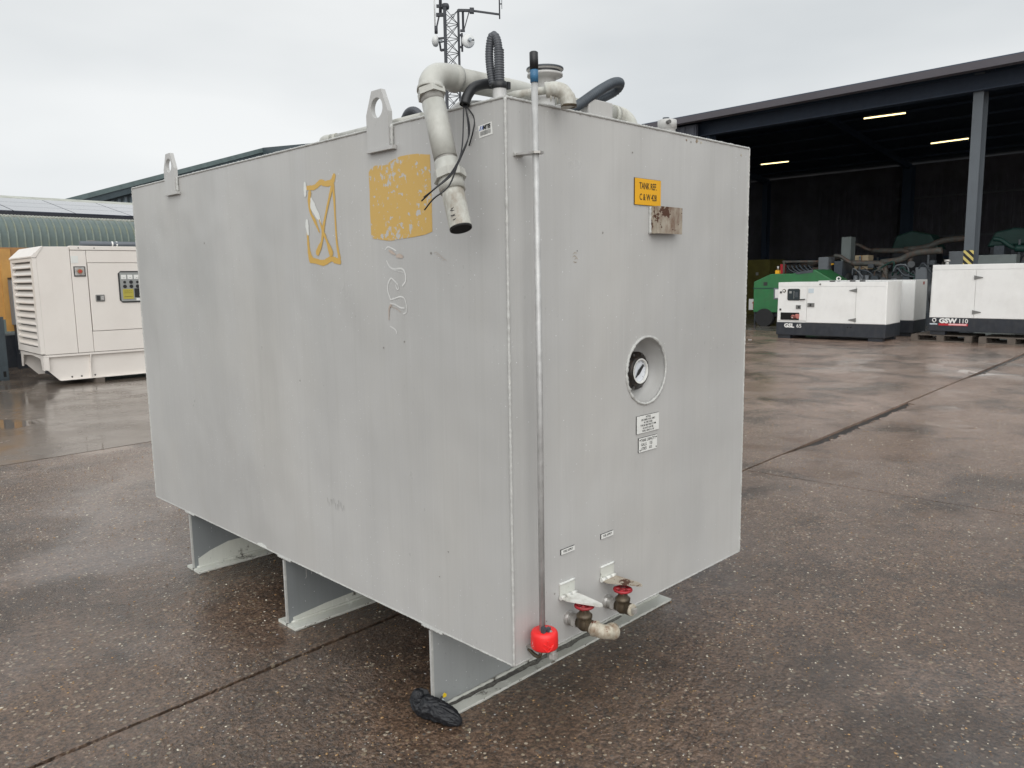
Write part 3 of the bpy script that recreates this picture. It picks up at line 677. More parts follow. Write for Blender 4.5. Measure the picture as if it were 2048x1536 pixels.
# engraved plates on the front face
def plate(x0, x1, z0, z1, mat, lines, size, name='nameplate', ws=.8, fo=.0, skew=0.0, screws=False, left=False, lab=None):
    p = MB().box(x0, x1, -.0042, -.0005, z0, z1).build(name, mat, tank)
    MB().box(x0-.0012, x1+.0003, -.0030, -.0001, z0-.0010, z1+.0010).build('backing_edge', 'plate_edge', p)
    if lab: p['label'] = lab
    n = len(lines); hh = (z1-z0)/(n+.35)
    for i, ln in enumerate(lines):
        z = z1 - hh*(i+.92)
        text(ln, 'lettering', size, 'print_black', p, ((x0+x1)/2 if not left else x0+.012, -.0046, z), (1,0,0), (0,0,1), align='CENTER' if not left else 'LEFT', wscale=ws, font_off=fo, ext=.0002)
    if screws:
        for x in (x0+.006, x1-.006):
            for z in (z0+.007, z1-.007): MB().cyl((x,-.0041,z),(x,-.0055,z),.0026,8).build('screw', 'print_black', p)
plate(.611,.764,1.760,1.848,'plate_yellow',['TANK REF.','C & W 428'],.031, ws=.70, fo=.0003, lab='yellow plate reading TANK REF. C & W 428')
plate(.631,.767,.959,1.022,'plate_white',['NOTICE','USE DIESEL FUEL ONLY','IN THIS TANK','TYPE BS 2869 PART 2 1988','A2 and D GAS OIL','SHELL GRADE 3.136'],.0098, ws=.85, lab='white notice plate with six lines of text')
plate(.644,.756,.890,.941,'plate_white',['TANK CAPACITY','GALLS.     135','LITRES     615'],.0150, ws=.78, screws=True, left=True, lab='white tank capacity plate with four screws')
plate(.221,.288,.6235,.6395,'plate_white',['FUEL SUPPLY'],.0115, ws=.72)
plate(.429,.496,.6235,.6395,'plate_white',['FUEL SUPPLY'],.0115, ws=.72)
# rusty angle bracket under the yellow plate
b = MB().box(.704,.712,-.028,-.0005,1.664,1.757).build('angle_bracket', 'rusty_plate', tank)
MB().box(.704,.858,-.0335,-.0285,1.664,1.757).build('bracket_plate', 'rusty_plate', b)
bead((.702,-.003,1.662),(.702,-.003,1.757),.006,(1,0,0),21).build('weld_bead', 'weld_bead', b)
# scratches on the front face
for (x, z, dx, dz) in ((.290,1.590,.02,.004),(.285,1.578,.022,.006),(.292,1.566,.018,-.002),(.298,1.572,.016,.006),(.78,1.72,.01,.002)):
    ribbon([(x,0,z),(x+dx*.5,0,z+dz),(x+dx,0,z+dz*.4)], [.0012,.0026,.0012], (0,-1,0), .0006).build('scratch', 'elbow_rusty', tank)
for (x, z, dz) in ((.10,1.90,.14),(.135,1.80,.10),(.88,1.55,.30),(.52,1.30,.22),(1.10,1.10,.30),(.95,.75,.18)):
    pass
# valve builder on the front face
def valve(x, z, elbow, hx, hz, tipx, tipz):
    v = MB().lathe([(.024,0),(.024,-.010),(.0195,-.014),(.0195,-.030)], (x,0,z), (0,1,0), 20).build('valve', 'steel_pale', tank)
    MB().tube([(x,-.028,z),(x,-.045,z)], .0235, 6, smooth=False).build('hex_nut', 'steel_pale', v)
    for k in range(3): MB().lathe([(.0200,-.013-.006*k),(.0222,-.015-.006*k),(.0200,-.017-.006*k)], (x,0,z), (0,1,0), 18).build('thread_ring', 'thread_dirty', v)
    yb = -.070
    MB().lathe([(.0,-.026),(.014,-.026),(.022,-.018),(.0245,-.006),(.0245,.006),(.023,.016),(.026,.018),(.026,.027),(.020,.030),(.016,.040),(.010,.042),(.010,.052),(0,.052)], (x,yb,z+.006), (0,0,1), 22).build('valve_body', 'brass_old', v)
    MB().tube([(x,-.045,z),(x,-.095,z)], .0185, 16).build('valve_throat', 'brass_old', v)
    MB().tube([(x,-.090,z),(x,-.106,z)], .0235, 6, smooth=False).build('hex_end', 'brass_old', v)
    w = MB(); zc = z+.0625
    w.lathe([(.011,-.006),(.011,.006),(0,.006)], (x,yb,zc), (0,0,1), 12)
    for k in range(4):
        a = k*pi/2+.5; w.tube([(x+.006*cos(a),yb+.006*sin(a),zc),(x+.030*cos(a),yb+.030*sin(a),zc+.001)], [.006,.0075], 8)
    w.tube([(x+.029*cos(2*pi*k/24),yb+.029*sin(2*pi*k/24),zc) for k in range(25)], .0048, 8, caps=False)
    w.build('handwheel', 'red_wheel', v)
    if elbow:
        P = crv([(x,-.104,z-.001),(x+.001,-.122,z-.003),(x+.010,-.140,z-.008),(x+.032,-.148,z-.013),(x+.052,-.148,z-.017)], 6)
        n = len(P); rr = [.0230+.0040*(1 if 2 < i < 5 or i > n-6 else 0) for i in range(n)]
        MB().tube(P, rr, 18).build('outlet_elbow', 'elbow_rusty', v)
        MB().cyl(P[-1], V(P[-1])+V((.0008,0,0)), .0165, 16).build('outlet_bore', 'elbow_rusty', v)
    else:
        MB().tube([(x,-.104,z),(x,-.112,z)], [.0215,.0205], 20).build('end_plug', 'elbow_rusty', v)
        MB().box(x-.008,x+.008,-.126,-.1125,z-.008,z+.008).build('plug_square', 'steel_pale', v)
    # hinged lockable flap over the handwheel
    h = MB().box(hx, hx+.074, -.004, -.0006, hz, hz+.040).build('hinge_leaf', 'tank_worn', tank)
    bead((hx,-.003,hz+.041),(hx+.074,-.003,hz+.041),.0045,(0,1,0),int(x*91)).build('weld_bead', 'film_white', h)
    for k in range(3): MB().cyl((hx-.004+.027*k,-.009,hz-.003),(hx+.0215+.027*k,-.009,hz-.003),.0072,12).build('hinge_barrel', 'white_scruffy', h)
    tip = V((tipx,-.128,tipz)); a0 = V((hx,-.013,hz-.004)); a1 = V((hx+.072,-.013,hz-.004))
    pts = [a0, a1]; s = V((1,0,0))
    base1 = a1.lerp(tip, .45)+V((.0,0,0)); pts += [a1+V((.002,-.02,-.001)), tip+V((.016,.028,.001)), tip+V((.013,.010,0)), tip+V((.004,.0,0)), tip+V((-.008,.002,0)), tip+V((-.014,.014,.001)), a0+V((-.000,-.02,-.001))]
    MB().prism(pts, (0,0,-.0035)).build('locking_flap', 'white_scruffy' if elbow else 'rusty_plate', h)
    return v
valve(.257,.397,True, .213,.484, .276,.470)
valve(.463,.389,False,.426,.482, .492,.473)
# bracket ring that holds the dipstick, and its lower spigot
b = MB().prism([(.050+.015*cos(a),-.001 if sin(a)>0 else -.001,1.868) for a in (0,)] and [(.030,-.001,1.872),(.062,-.001,1.872),(.078,-.045,1.872),(.082,-.062,1.872),(.074,-.078,1.872),(.058,-.080,1.872),(.046,-.066,1.872)], (0,0,-.006)).build('dipstick_bracket', 'steel_pale', tank)
bead((.028,-.003,1.869),(.064,-.003,1.869),.006,(0,1,0),33).build('weld_bead', 'weld_bead', b)
dr = MB().lathe([(.013,0),(.013,.05)], (.112,-.060,.345), (0,0,1), 14).build('drain_spigot', 'steel_pale', tank)
MB().tube([(.112,-.060,.348),(.112,-.060,.332)], .017, 6, smooth=False).build('hex_nut', 'steel_pale', dr)
MB().tube(crv([(.062,-.004,.36),(.060,-.030,.350),(.062,-.052,.352),(.064,-.055,.385)],6), .006, 8).build('drain_pipe', 'brass_old', dr)
MB().box(.055,.100,-.062,-.001,.366,.372).build('spigot_plate', 'thread_dirty', dr)

# ---- top fittings, all standing on or just over the lid
# large vent pipe: lies over the lid, turns down outside the left side
vp = tag(MB().tube([(-.015,.205,2.108),(.30,.235,2.122),(.62,.265,2.118)], .0335, 24).build('vent_pipe', 'pipe_cream', tank))
P = crv([(.0,.206,2.108),(-.040,.202,2.108),(-.082,.196,2.100),(-.108,.190,2.078),(-.117,.183,2.050)], 6)
MB().tube(P, [.0365 + (.004 if i < 3 or i > len(P)-4 else .0) for i in range(len(P))], 24).build('pipe_elbow', 'pipe_cream', vp)
d0 = V((-.117,.183,2.052)); d1 = V((-.150,.030,1.655)); dd = (d1-d0)
def on(t): return d0+dd*t
MB().tube([on(0), on(.045)], .0425, 6, smooth=False).build('pipe_union', 'pipe_cream', vp)
MB().tube([on(.04), on(.10)], [.034,.032], 20).build('pipe_thread', 'thread_dirty', vp)
MB().tube([on(.09), on(.50)], .0335, 24).build('drop_pipe', 'pipe_cream', vp)
MB().tube([on(.49), on(.53)], .0315, 24).build('pipe_thread', 'thread_dirty', vp)
MB().tube([on(.52), on(.60), on(.605)], [.035,.037,.038], 24).build('pipe_socket', 'pipe_cream', vp)
MB().tube([on(.60), on(.655)], .0470, 8, smooth=False).build('pipe_union', 'pipe_cream', vp)
MB().tube([on(.65), on(.735)], .0365, 24).build('pipe_socket', 'pipe_cream', vp)
MB().tube([on(.73), on(1.0)], [.0315,.0315], 24, caps=False).build('tail_pipe', 'pipe_worn', vp)
MB().tube([on(.80), on(1.0)], [.0288,.0288], 24, caps=True).build('pipe_bore', 'hollow_black', vp)
ax = dd.normalized(); MB().lathe([(.0316,-.004),(.0316,.0012),(.0288,.0012),(.0288,-.01)], d1, ax, 24).build('pipe_rim', 'print_black', vp)
for k, (t, s) in enumerate(((.86,.012),(.885,.02),(.905,.02),(.92,.024),(.935,.014))):      # black marker scrawl on the tail pipe
    n_ = V((-.72,-.66,.10)).normalized(); sd_ = n_.cross(ax).normalized(); p = on(t)+(n_*.95-sd_*.25).normalized()*.0322
    MB().bar(p-sd_*s*.4+ax*.004*(-1)**k, p+sd_*s*.4, .0022, .0008, up=tuple(n_)).build('marker_scrawl', 'print_black', vp)
# filler neck with two flanges
fx, fy = .250, .075
fn = MB().lathe([(.040,0),(.040,.012),(.030,.016),(.030,.040),(.034,.044),(.031,.05),(.031,.095),(.036,.100),(.055,.108),(.055,.115),(.046,.118),(.046,.123),(.056,.126),(.056,.131),(.050,.134),(0,.135)], (fx,fy,ZT), (0,0,1), 40).build('filler_neck', 'tank_grey', tank)
MB().lathe([(.0475,.1175),(.0475,.1235)], (fx,fy,ZT), (0,0,1), 40).build('gasket', 'rubber_black', fn)
MB().lathe([(.057,.127),(.0575,.129),(.057,.132),(.0,.137)], (fx,fy,ZT), (0,0,1), 40).build('filler_cap', 'steel_dark', fn)
# small pipe with the thick elbow hooked over the front edge
sp = MB().tube(crv([(.075,.120,2.050),(.110,.070,2.056),(.150,.012,2.062),(.172,-.018,2.064)],5), [.009]*5+[.0115]*11, 14).build('return_pipe', 'pipe_worn', tank)
P = crv([(.160,-.008,2.063),(.176,-.028,2.066),(.194,-.046,2.058),(.203,-.056,2.038),(.205,-.060,2.014)], 6); n = len(P)
MB().tube(P, [.0200+(.0025 if i < 3 or i > n-9 else 0)+.002*sin(pi*i/n) for i in range(n)], 20).build('pipe_elbow', 'pipe_worn', sp)
MB().lathe([(.0235,-.004),(.0235,.003),(.018,.003),(.018,-.01)], (.205,-.060,2.016), (0,0,-1), 20).build('pipe_rim', 'brass_old', sp)
MB().lathe([(.0178,-.006),(0,-.006)], (.205,-.060,2.016), (0,0,-1), 20).build('pipe_bore', 'hollow_black', sp)
for k, (a, l) in enumerate(((-.01,.020),(.0,.013),(.008,.026),(.013,.011))):                 # frozen paint drips
    p = V((.176+a,-.030-a*.6,2.050)); MB().tube([p, p-V((0,0,l*.5)), p-V((0,0,l))], [.005,.003,.0012], 7).build('paint_drip', 'pipe_worn', sp)
# corner stub with corrugated hose loop
st = MB().lathe([(.030,-.002),(.024,.004),(.0205,.008),(.0205,.050)], (.048,.070,ZT), (0,0,1), 24).build('conduit_stub', 'tank_grey', tank)
MB().lathe([(.0215,.040),(.0235,.042),(.0235,.058),(.0205,.060)], (.048,.070,ZT), (0,0,1), 24).build('hose_clip', 'rubber_black', st)
MB().box(.062,.074,.050,.062,ZT+.040,ZT+.060).build('clip_screw', 'rubber_black', st)
P = crv([(.048,.070,ZT+.050),(.049,.071,ZT+.10),(.050,.072,ZT+.150)], 8); P, rr = corrug(P, .0150, .0070)
hs_ = MB().tube(P, rr, 16).build('corrugated_hose', 'hose_grey', tank)
P = crv([(.050,.072,ZT+.140),(.050,.078,ZT+.174),(.048,.088,ZT+.192),(.044,.098,ZT+.184),(.042,.104,ZT+.145),(.043,.102,ZT+.100),(.045,.094,ZT+.055)], 8); P, rr = corrug(P, .0125, .0070)
MB().tube(P, rr, 16).build('hose_loop', 'hose_grey', hs_)
# black sleeve and its wires hanging on the left side
P = crv([(.085,.125,2.092),(.060,.140,2.092),(.022,.150,2.078),(-.006,.150,2.050),(-.020,.148,2.022)], 6)
sl = MB().tube(P, [.0150]*len(P), 16).build('cable_sleeve', 'rubber_black', tank)
MB().lathe([(.0152,-.002),(.0152,.001),(.011,.001),(.011,-.006),(0,-.006)], P[-1], V((-.3,-.05,-1)), 16).build('sleeve_end', 'hollow_black', sl)
e = V(P[-1])
for pts in ([(-.060,.090,1.925),(-.150,.020,1.850),(-.212,-.004,1.790),(-.250,.020,1.755),(-.258,.065,1.727)], [(-.075,.100,1.900),(-.160,.025,1.830),(-.222,-.006,1.762),(-.254,.018,1.730),(-.256,.056,1.703)], [(-.050,.095,1.94),(-.135,.030,1.868),(-.205,.000,1.800),(-.246,.014,1.760),(-.262,.050,1.735)], [(.000,.130,1.985),(-.006,.130,1.945),(-.004,.150,1.908)]):
    MB().tube(crv([e+V((random.uniform(-.004,.004),0,.004))]+pts, 7), .0021, 6).build('wire', 'wire_black', sl)
# small cream pipe along the left top edge with its elbow
cp = MB().tube([(.046,.425,2.040),(.046,.965,2.040)], .0125, 14).build('cable_pipe', 'pipe_cream', tank)
P = crv([(.046,.960,2.040),(.046,1.00,2.040),(.050,1.022,2.036),(.060,1.030,2.024)],5)
MB().tube(P, [.0165]*3+[.0175]*(len(P)-3), 14).build('pipe_elbow', 'pipe_cream', cp)
MB().tube([(.046,.925,2.040),(.046,.950,2.040)], .0155, 14).build('pipe_socket', 'pipe_worn', cp)
P, rr = corrug(crv([(.12,.640,2.030),(.11,.600,2.066),(.10,.560,2.082),(.10,.520,2.074),(.11,.490,2.030)],8), .0140, .006)
MB().tube(P, rr, 14).build('hose_arch', 'hose_grey', tank)
MB().tube(crv([(.13,.36,2.040),(.10,.32,2.052),(.10,.27,2.056),(.16,.20,2.05)],6), [.013]*3+[.0155]*16, 14).build('bent_pipe', 'tank_grey', tank)
# hairpin hose on the right, box, second pipe, cap
P, rr = corrug(crv([(.300,.020,2.030),(.350,.018,2.055),(.440,.014,2.108),(.510,.012,2.142),(.556,.020,2.150),(.572,.045,2.136),(.545,.060,2.118),(.480,.062,2.090),(.42,.062,2.06)],8), .0165, .0085)
MB().tube(P, rr, 16).build('hairpin_hose', 'hose_dark', tank)
bx = MB().box(.378,.502,.006,.150,ZT-.001,ZT+.054).build('junction_box', 'tank_grey', tank, bev=.004)
bead((.376,.003,ZT+.002),(.504,.003,ZT+.002),.004,(0,1,0),51).build('weld_bead', 'weld_bead', bx)
p2 = MB().tube([(.46,.165,2.090),(.705,.160,2.090)], .0285, 22).build('overflow_pipe', 'pipe_cream', tank)
MB().tube([(.695,.160,2.090),(.715,.160,2.090)], .0335, 22).build('pipe_socket', 'pipe_worn', p2)
MB().tube(crv([(.710,.160,2.090),(.745,.156,2.088),(.775,.150,2.070),(.786,.146,2.040),(.788,.146,2.021)],6), .0320, 22).build('pipe_elbow', 'pipe_worn', p2)
cpn = MB().lathe([(.030,0),(.030,.016),(.034,.018),(.034,.046),(.030,.048),(0,.048)], (.850,.030,ZT), (0,0,1), 28).build('breather_cap', 'tank_grey', tank)
MB().lathe([(.012,.049),(.012,.055),(0,.056)], (.842,.030,ZT), (0,0,1), 16).build('vent_button', 'steel_dark', cpn)
MB().cyl((.822,.010,ZT+.034),(.815,-.004,ZT+.034),.007,8).build('bolt', 'bolt_grey', cpn)

# ------------------------------------------------------------------ things on the tank
ds = tag(MB().tube([(.070,-.056,.425),(.068,-.058,1.2),(.058,-.0595,2.075)], .0093, 16).build('dipstick', 'alloy'), 'tall silver dipstick rod with black grip and blue tape standing at the tank corner', 'dipstick')
MB().tube([(.0578,-.0595,2.060),(.0572,-.0595,2.098)], [.0112,.0118], 16).build('blue_tape', 'blue_tape', ds)
MB().tube([(.0573,-.0595,2.094),(.0565,-.0595,2.140),(.0565,-.0595,2.1425)], [.0122,.0122,.009], 16).build('grip', 'rubber_black', ds)
lc = V((.077,-.058,0))
lk = tag(MB().lathe([(0,.436),(.033,.436),(.0395,.432),(.0425,.424),(.0430,.384),(.0405,.379),(0,.378)], lc, (0,0,1), 40).build('lockout_cover', 'lockout_red'), 'round red plastic lockout cover at the foot of the silver dipstick', 'lockout cover')
fr = V((-.70,-.71,0)); sr = V((.71,-.70,0))
def onc(a, z, r=.0446): return lc + (fr*cos(a)+sr*sin(a))*r + V((0,0,z))
for pts in ([(.05,.420),(.02,.405),(.22,.395),(.5,.404)], [(-.25,.409),(.02,.401),(.28,.387)], [(-.25,.395),(.0,.384),(.22,.387),(.52,.402)], [(.02,.420),(.10,.40),(.02,.385)]):
    MB().tube(crv([onc(a+.15, z) for a, z in pts],4), .0020, 6).build('moulded_rib', 'lockout_red', lk)
rnd = random.Random(9); m = MB()
for k in range(5):
    p = onc(-1.05+rnd.uniform(-.1,.1), .405-.004*k, .0434); m.bar(p, p+V((.003,-.003,.002)), .0015, .0008)
m.build('print_mark', 'print_white', lk)
m = MB(); m.cbox((.058,-.072,.444), (.011,.012,.020)); m.cbox((.074,-.078,.441), (.012,.010,.018)); m.bar((.056,-.070,.450),(.078,-.080,.444),.008,.006); m.build('clasp', 'steel_dark', lk)
MB().cyl((.078,-.083,.437),(.077,-.087,.437),.0045,10).build('rivet', 'steel_pale', lk)
# black bag on the beam foot
def bag():
    from mathutils import noise as nn
    vs = []; fs = []; nu = 96
    spine = [(-.030,.446,.088),(-.034,.446,.062),(-.034,.436,.044),(-.026,.410,.036),(-.014,.372,.032),(-.004,.335,.028),(.008,.302,.018),(.018,.278,.007)]
    P = crv(spine, 12); n = len(P)
    for i, p in enumerate(P):
        t = i/(n-1); a_ = P[max(0,i-1)]; b_ = P[min(n-1,i+1)]; T = (b_-a_).normalized(); s = T.cross(V((0,0,1))).normalized(); u = s.cross(T)
        r = .004+.032*(sin(pi*min(1, t*.97+.03))**.55)
        for k in range(nu):
            a = 2*pi*k/nu; d = s*cos(a)+u*sin(a); q0 = V((cos(a)*1.6+2*t, sin(a)*1.6, 5.5*t))
            rid = 1-abs(nn.noise(q0*1.25))*2.2; rid2 = 1-abs(nn.noise(q0*2.9+V((5,1,2))))*2.2; rid3 = 1-abs(nn.noise(q0*6.0+V((1,8,2))))*2.0
            q = p + d*(r*(.88+.17*rid+.09*rid2+.04*rid3)); q.z = max(q.z, .0012+.0015*abs(nn.noise(q0*4))); vs.append(q)
    for i in range(n-1):
        for k in range(nu): fs.append((i*nu+k, i*nu+(k+1)%nu, (i+1)*nu+(k+1)%nu, (i+1)*nu+k))
    fs += [tuple(range(nu))[::-1], tuple((n-1)*nu+k for k in range(nu))]
    return MB().add(vs, fs, True)
bg = tag(bag().build('plastic_bag', 'bag_black'), 'crumpled black plastic bag wrapped around the foot of the nearest beam', 'plastic bag')
MB().prism([(-.020,.425,.055),(-.030,.445,.095),(-.010,.430,.085),(.000,.418,.050)], (.003,-.004,0)).build('bag_fold', 'bag_black', bg)
tg = tag(empty('cable_tag', (.020,.388,.052)), 'small yellow and white tag sticking out of the black bag on the beam foot', 'tag')
MB().tube(crv([(-.012,.0,-.012),(-.006,-.003,.004),(.004,-.004,.012)],5), .0035, 8).build('tag_cord', 'rubber_black', tg)
MB().tube([(-.002,-.008,-.008),(.003,-.010,.004)], [.0055,.0045], 10).build('tag_sleeve', 'tag_pale', tg)
MB().prism([(.004,-.006,.010),(.018,-.006,.008),(.020,-.007,.018),(.012,-.006,.024),(.005,-.006,.020)], (-.002,-.004,0)).build('tag_plate', 'tag_yellow', tg)

# ------------------------------------------------------------------ big beige generator on the left
bgn = tag(empty('generator', (-1.611+(1.858+1.611)*.955,-1.619+(12.155+1.619)*.955,.068), R(-1.5)), 'large beige enclosed generator with louvred end and control window, left of the tank', 'generator')
bgn.scale = (.955,.955,.955)
GL, GD = 4.6, 1.46
prof = [(0,.42),(0,1.955),(.095,2.105),(GL,2.125),(GL,.42)]
mb = MB(); fr_ = [(x,0,z) for x, z in prof]
mb.prism([(x,.10,z) for x, z in prof], (0,GD-.10,0))
can = mb.build('canopy', 'gen_beige', bgn)
# side panels proud of the core, with seams between them
def panel(x0, x1, z0, z1, parent, mat='gen_beige', y0=0.0, y1=.10, name='side_panel', cut=None):
    return MB().box(x0, x1, y0, y1-.001, z0, z1).build(name, mat, parent, bev=.006)
MB().prism([(0,0,.425),(0,0,1.953),(.095,0,2.103),(.470,0,2.108),(.470,0,.425)], (0,.099,0)).build('side_panel', 'gen_beige', can, bev=.006)
panel(.476,.703,.425,2.050,can); panel(.709,GL,1.858,2.050,can); panel(.709,GL,.425,.755,can)
panel(.476,GL,2.056,2.122,can,name='roof_rail',y0=-.008)
for x in (.60,.83): MB().cyl((x,-.009,2.09),(x,-.013,2.09),.010,8).build('screw', 'seam_dark', can)
door = panel(.715,2.35,.762,1.851,can,name='access_door',y0=-.004)
wx0, wx1, wz0, wz1 = 1.155, 1.60, 1.205, 1.722
rw = MB().prism([(wx0+.04,-.018,wz0),(wx1,-.018,wz0),(wx1,-.018,wz1),(wx0+.04,-.018,wz1),(wx0,-.018,wz1-.04),(wx0,-.018,wz0+.04)], (0,.013,0)).build('control_window', 'seam_black', door)
rim = .022
MB().box(wx0+rim,wx1-rim,-.024,-.0185,wz0+rim,wz1-rim).build('control_panel', 'panel_grey', rw)
def cp_(x, z, w, h, mat, name): MB().box(x-w/2,x+w/2,-.028,-.0245,z-h/2,z+h/2).build(name, mat, door)
for k in range(3): cp_(1.235+.100*k,1.625,.078,.070,'plate_white','meter'); cp_(1.238+.100*k,1.612,.030,.006,'print_black','meter_needle')
for r in range(2):
    for k in range(3): MB().cyl((1.245+.10*k,-.0245,1.540-.070*r),(1.245+.10*k,-.034,1.540-.070*r),.029 if (r or k==1) else .021,14).build('control_knob', 'print_black', door)
cp_(1.290,1.345,.165,.165,'label_olive','warning_label'); cp_(1.44,1.36,.10,.15,'print_black','breaker'); cp_(1.44,1.255,.06,.04,'plate_white','rating_plate')
cp_(1.29,1.395,.12,.008,'print_black','label_print'); cp_(1.29,1.365,.13,.008,'print_black','label_print'); cp_(1.29,1.300,.13,.008,'print_black','label_print')
h_ = MB().box(.79,.925,-.020,-.0045,1.235,1.345).build('door_handle', 'hinge_grey', door, bev=.008)
MB().box(.806,.853,-.024,-.0205,1.252,1.328).build('latch_pocket', 'seam_black', h_); MB().box(.868,.910,-.026,-.0205,1.258,1.325).build('latch_key', 'steel_pale', h_)
l_ = MB().box(.505,.675,-.016,-.0005,1.640,1.800).build('stop_button_plate', 'seam_black', can, bev=.02)
MB().box(.520,.660,-.022,-.0165,1.655,1.785).build('button_guard', 'steel_pale', l_, bev=.015)
MB().cyl((.59,-.0225,1.72),(.59,-.045,1.72),.036,18).build('button', 'amber', l_); MB().cyl((.59,-.0455,1.72),(.59,-.052,1.72),.018,12).build('button_cap', 'print_red', l_)
MB().box(.478,.585,-.004,-.0005,1.850,1.965).build('paper_note', 'film_white', can)
# louvred end face (x = 0)
ef = MB(); ef.box(-.060,-.001,0,.13,.44,1.93); ef.box(-.060,-.001,GD-.10,GD,.44,1.93); ef.box(-.060,-.001,.13,GD-.10,.44,.54); ef.box(-.060,-.001,.13,GD-.10,1.88,1.93)
ef.build('louvre_frame', 'gen_beige', can)
MB().box(-.006,-.0005,.13,GD-.10,.54,1.88).build('louvre_back', 'seam_dark', can)
for k in range(12):
    z = .560+k*.1105
    m = MB().prism([(-.058,.131,z),(-.006,.131,z+.075),(-.006,.131,z+.080),(-.063,.131,z+.018),(-.063,.131,z)], (0,GD-.232,0)).build('louvre_blade', 'gen_beige', can)
MB().prism([(-.072,-.01,1.935),(-.072,-.01,1.955),(0.09,-.01,2.112),(.10,-.01,2.100),(-.01,-.01,1.935)], (0,GD+.02,0)).build('roof_lip', 'gen_beige', can)
# skid base: side channel with chamfered foot, stiffener, end beam
sk = MB().prism([(-.02,.05,.385),(-.02,.05,.20),(.02,.05,.18),(.185,.05,.0),(GL,.05,.0),(GL,.05,.385)], (0,.012,0)).build('skid_side', 'gen_beige', bgn)
MB().box(-.03,GL,.0,.062,.386,.418).build('skid_flange', 'gen_beige', sk); MB().prism([(-.02,.0,.384),(-.02,.0,.19),(.045,.0,.17),(.045,.0,.384)], (0,.049,0)).build('skid_post', 'gen_beige', sk)
MB().prism([(.185,-.0,.0),(.185,.0,.010),(GL,.0,.010),(GL,.0,.0)], (0,.049,0)).build('skid_foot', 'gen_beige', sk)
MB().prism([(.640,-.002,.385),(.655,-.002,.385),(.635,-.002,.20),(.640,.0,.010),(.625,.0,.010)], (0,.050,0)).build('stiffener', 'gen_beige', sk)
sk2 = MB().prism([(-.02,GD-.05,.385),(-.02,GD-.05,.20),(.02,GD-.05,.18),(.185,GD-.05,.0),(GL,GD-.05,.0),(GL,GD-.05,.385)], (0,-.012,0)).build('skid_side', 'gen_beige', bgn)
MB().prism([(-.035,0,.418),(-.035,0,.18),(-.035,.10,.18),(-.035,.18,.36),(-.035,.7,.39),(-.035,GD-.16,.36),(-.035,GD-.08,.16),(-.035,GD,.16),(-.035,GD,.418)], (.014,0,0)).build('end_plate', 'gen_beige', sk2)
MB().box(.25,GL,.20,GD-.2,.02,.38).build('sump', 'base_navy', sk2)
for k, x in enumerate((.36,.50,.70)): MB().cyl((x,.0495,.045),(x,.046,.045),.014,8).build('bolt_hole', 'seam_black', sk)
tp = tag(MB().tube([(2.52,12.26,2.165),(6.2,12.16,2.175)], .038, 16).build('ducting', 'pvc_grey'), 'grey plastic duct lying on the roof of the beige generator', 'duct')
tp.location = (-1.611*.045,-1.619*.045,1.52*.045); tp.scale = (.955,.955,.955)
for k, x in enumerate((2.35,3.6,5.2)): tag(MB().box(x,x+.12,11.45,12.9,0.0,.067).build('timber_bearer', 'pallet_wood'), ('dark timber bearer nearest the louvred end under the beige generator', 'middle timber bearer under the beige generator', 'timber bearer at the far end under the beige generator')[k], 'timber', 'timbers under the beige generator')
for x in (3.005,3.075): MB().lathe([(.0400,-.012),(.0400,.012)], (x,12.247,2.166), (1,-.027,0), 16).build('white_strap', 'print_white', tp)
MB().prism([(3.62-1.0,12.33,2.165),(3.2,12.33,2.165),(2.72,12.33,2.225),(2.66,12.33,2.215)], (0,.03,0)).build('offcut', 'thread_dirty', tp)

# tan cabinet behind, slate steel stillage at the frame edge
tb = tag(empty('container_cabinet', (1.55,15.05,0)), 'tan painted steel cabinet behind the beige generator at the left edge', 'cabinet')
MB().box(.62,.80,-.02,0.10,.60,2.18).build('frame_post', 'tan_frame', tb); MB().box(-1.2,.62,0,1.2,.90,2.17).build('panel', 'tan_box', tb)
MB().box(-1.2,1.6,-.01,1.2,2.171,2.20).build('roof_rail', 'tan_frame', tb); MB().box(.45,.62,-.04,-.001,.68,2.17).build('corner_post', 'tan_box', tb)
MB().box(.80,1.6,.05,1.2,.97,2.17).build('panel', 'tan_box', tb)
MB().box(-1.1,1.5,.1,1.1,0,.60).build('plinth', 'base_navy', tb)
gb = tag(empty('switch_box', (2.08,14.75,0)), 'pale grey switch box on a dark stand between the tan cabinet and the beige generator', 'switch box')
MB().box(0,.30,0,.25,.80,1.62).build('enclosure', 'cab_grey', gb, bev=.01); MB().box(-.01,.16,-.01,.20,1.621,1.655).build('lid', 'print_black', gb); MB().box(.02,.28,.02,.2,0,.80).build('stand', 'base_navy', gb)
ta = text('JL', 'lettering', .11, 'print_grey', gb, (.02,.015,.30), (1,0,0), (0,0,1), wscale=1.4)
sf = tag(empty('steel_stillage', (1.395,12.95,0)), 'dark slate steel stillage frame with round fork hole, cut by the left edge of the view', 'stillage')
MB().box(.0,.12,0,.12,.0,1.02).build('post', 'frame_slate', sf); MB().box(-2.2,.0,0.02,.10,.92,1.0).build('top_rail', 'frame_slate', sf)
MB().box(-2.2,.0,0.02,.10,.28,.36).build('mid_rail', 'frame_slate', sf); MB().box(-2.2,.0,0.02,.10,.02,.14).build('base_rail', 'frame_slate', sf)
MB().box(.01,.11,-.012,-.001,.03,.22).build('corner_casting', 'frame_slate', sf); MB().box(.040,.080,-.016,-.0125,.06,.15).build('fork_hole', 'hollow_black', sf)
MB().bar((-.9,.06,.36),(0,.06,.92),.05).build('brace', 'frame_slate', sf); MB().box(-2.2,-.05,.15,1.0,.15,.9).build('load_block', 'base_navy', sf)
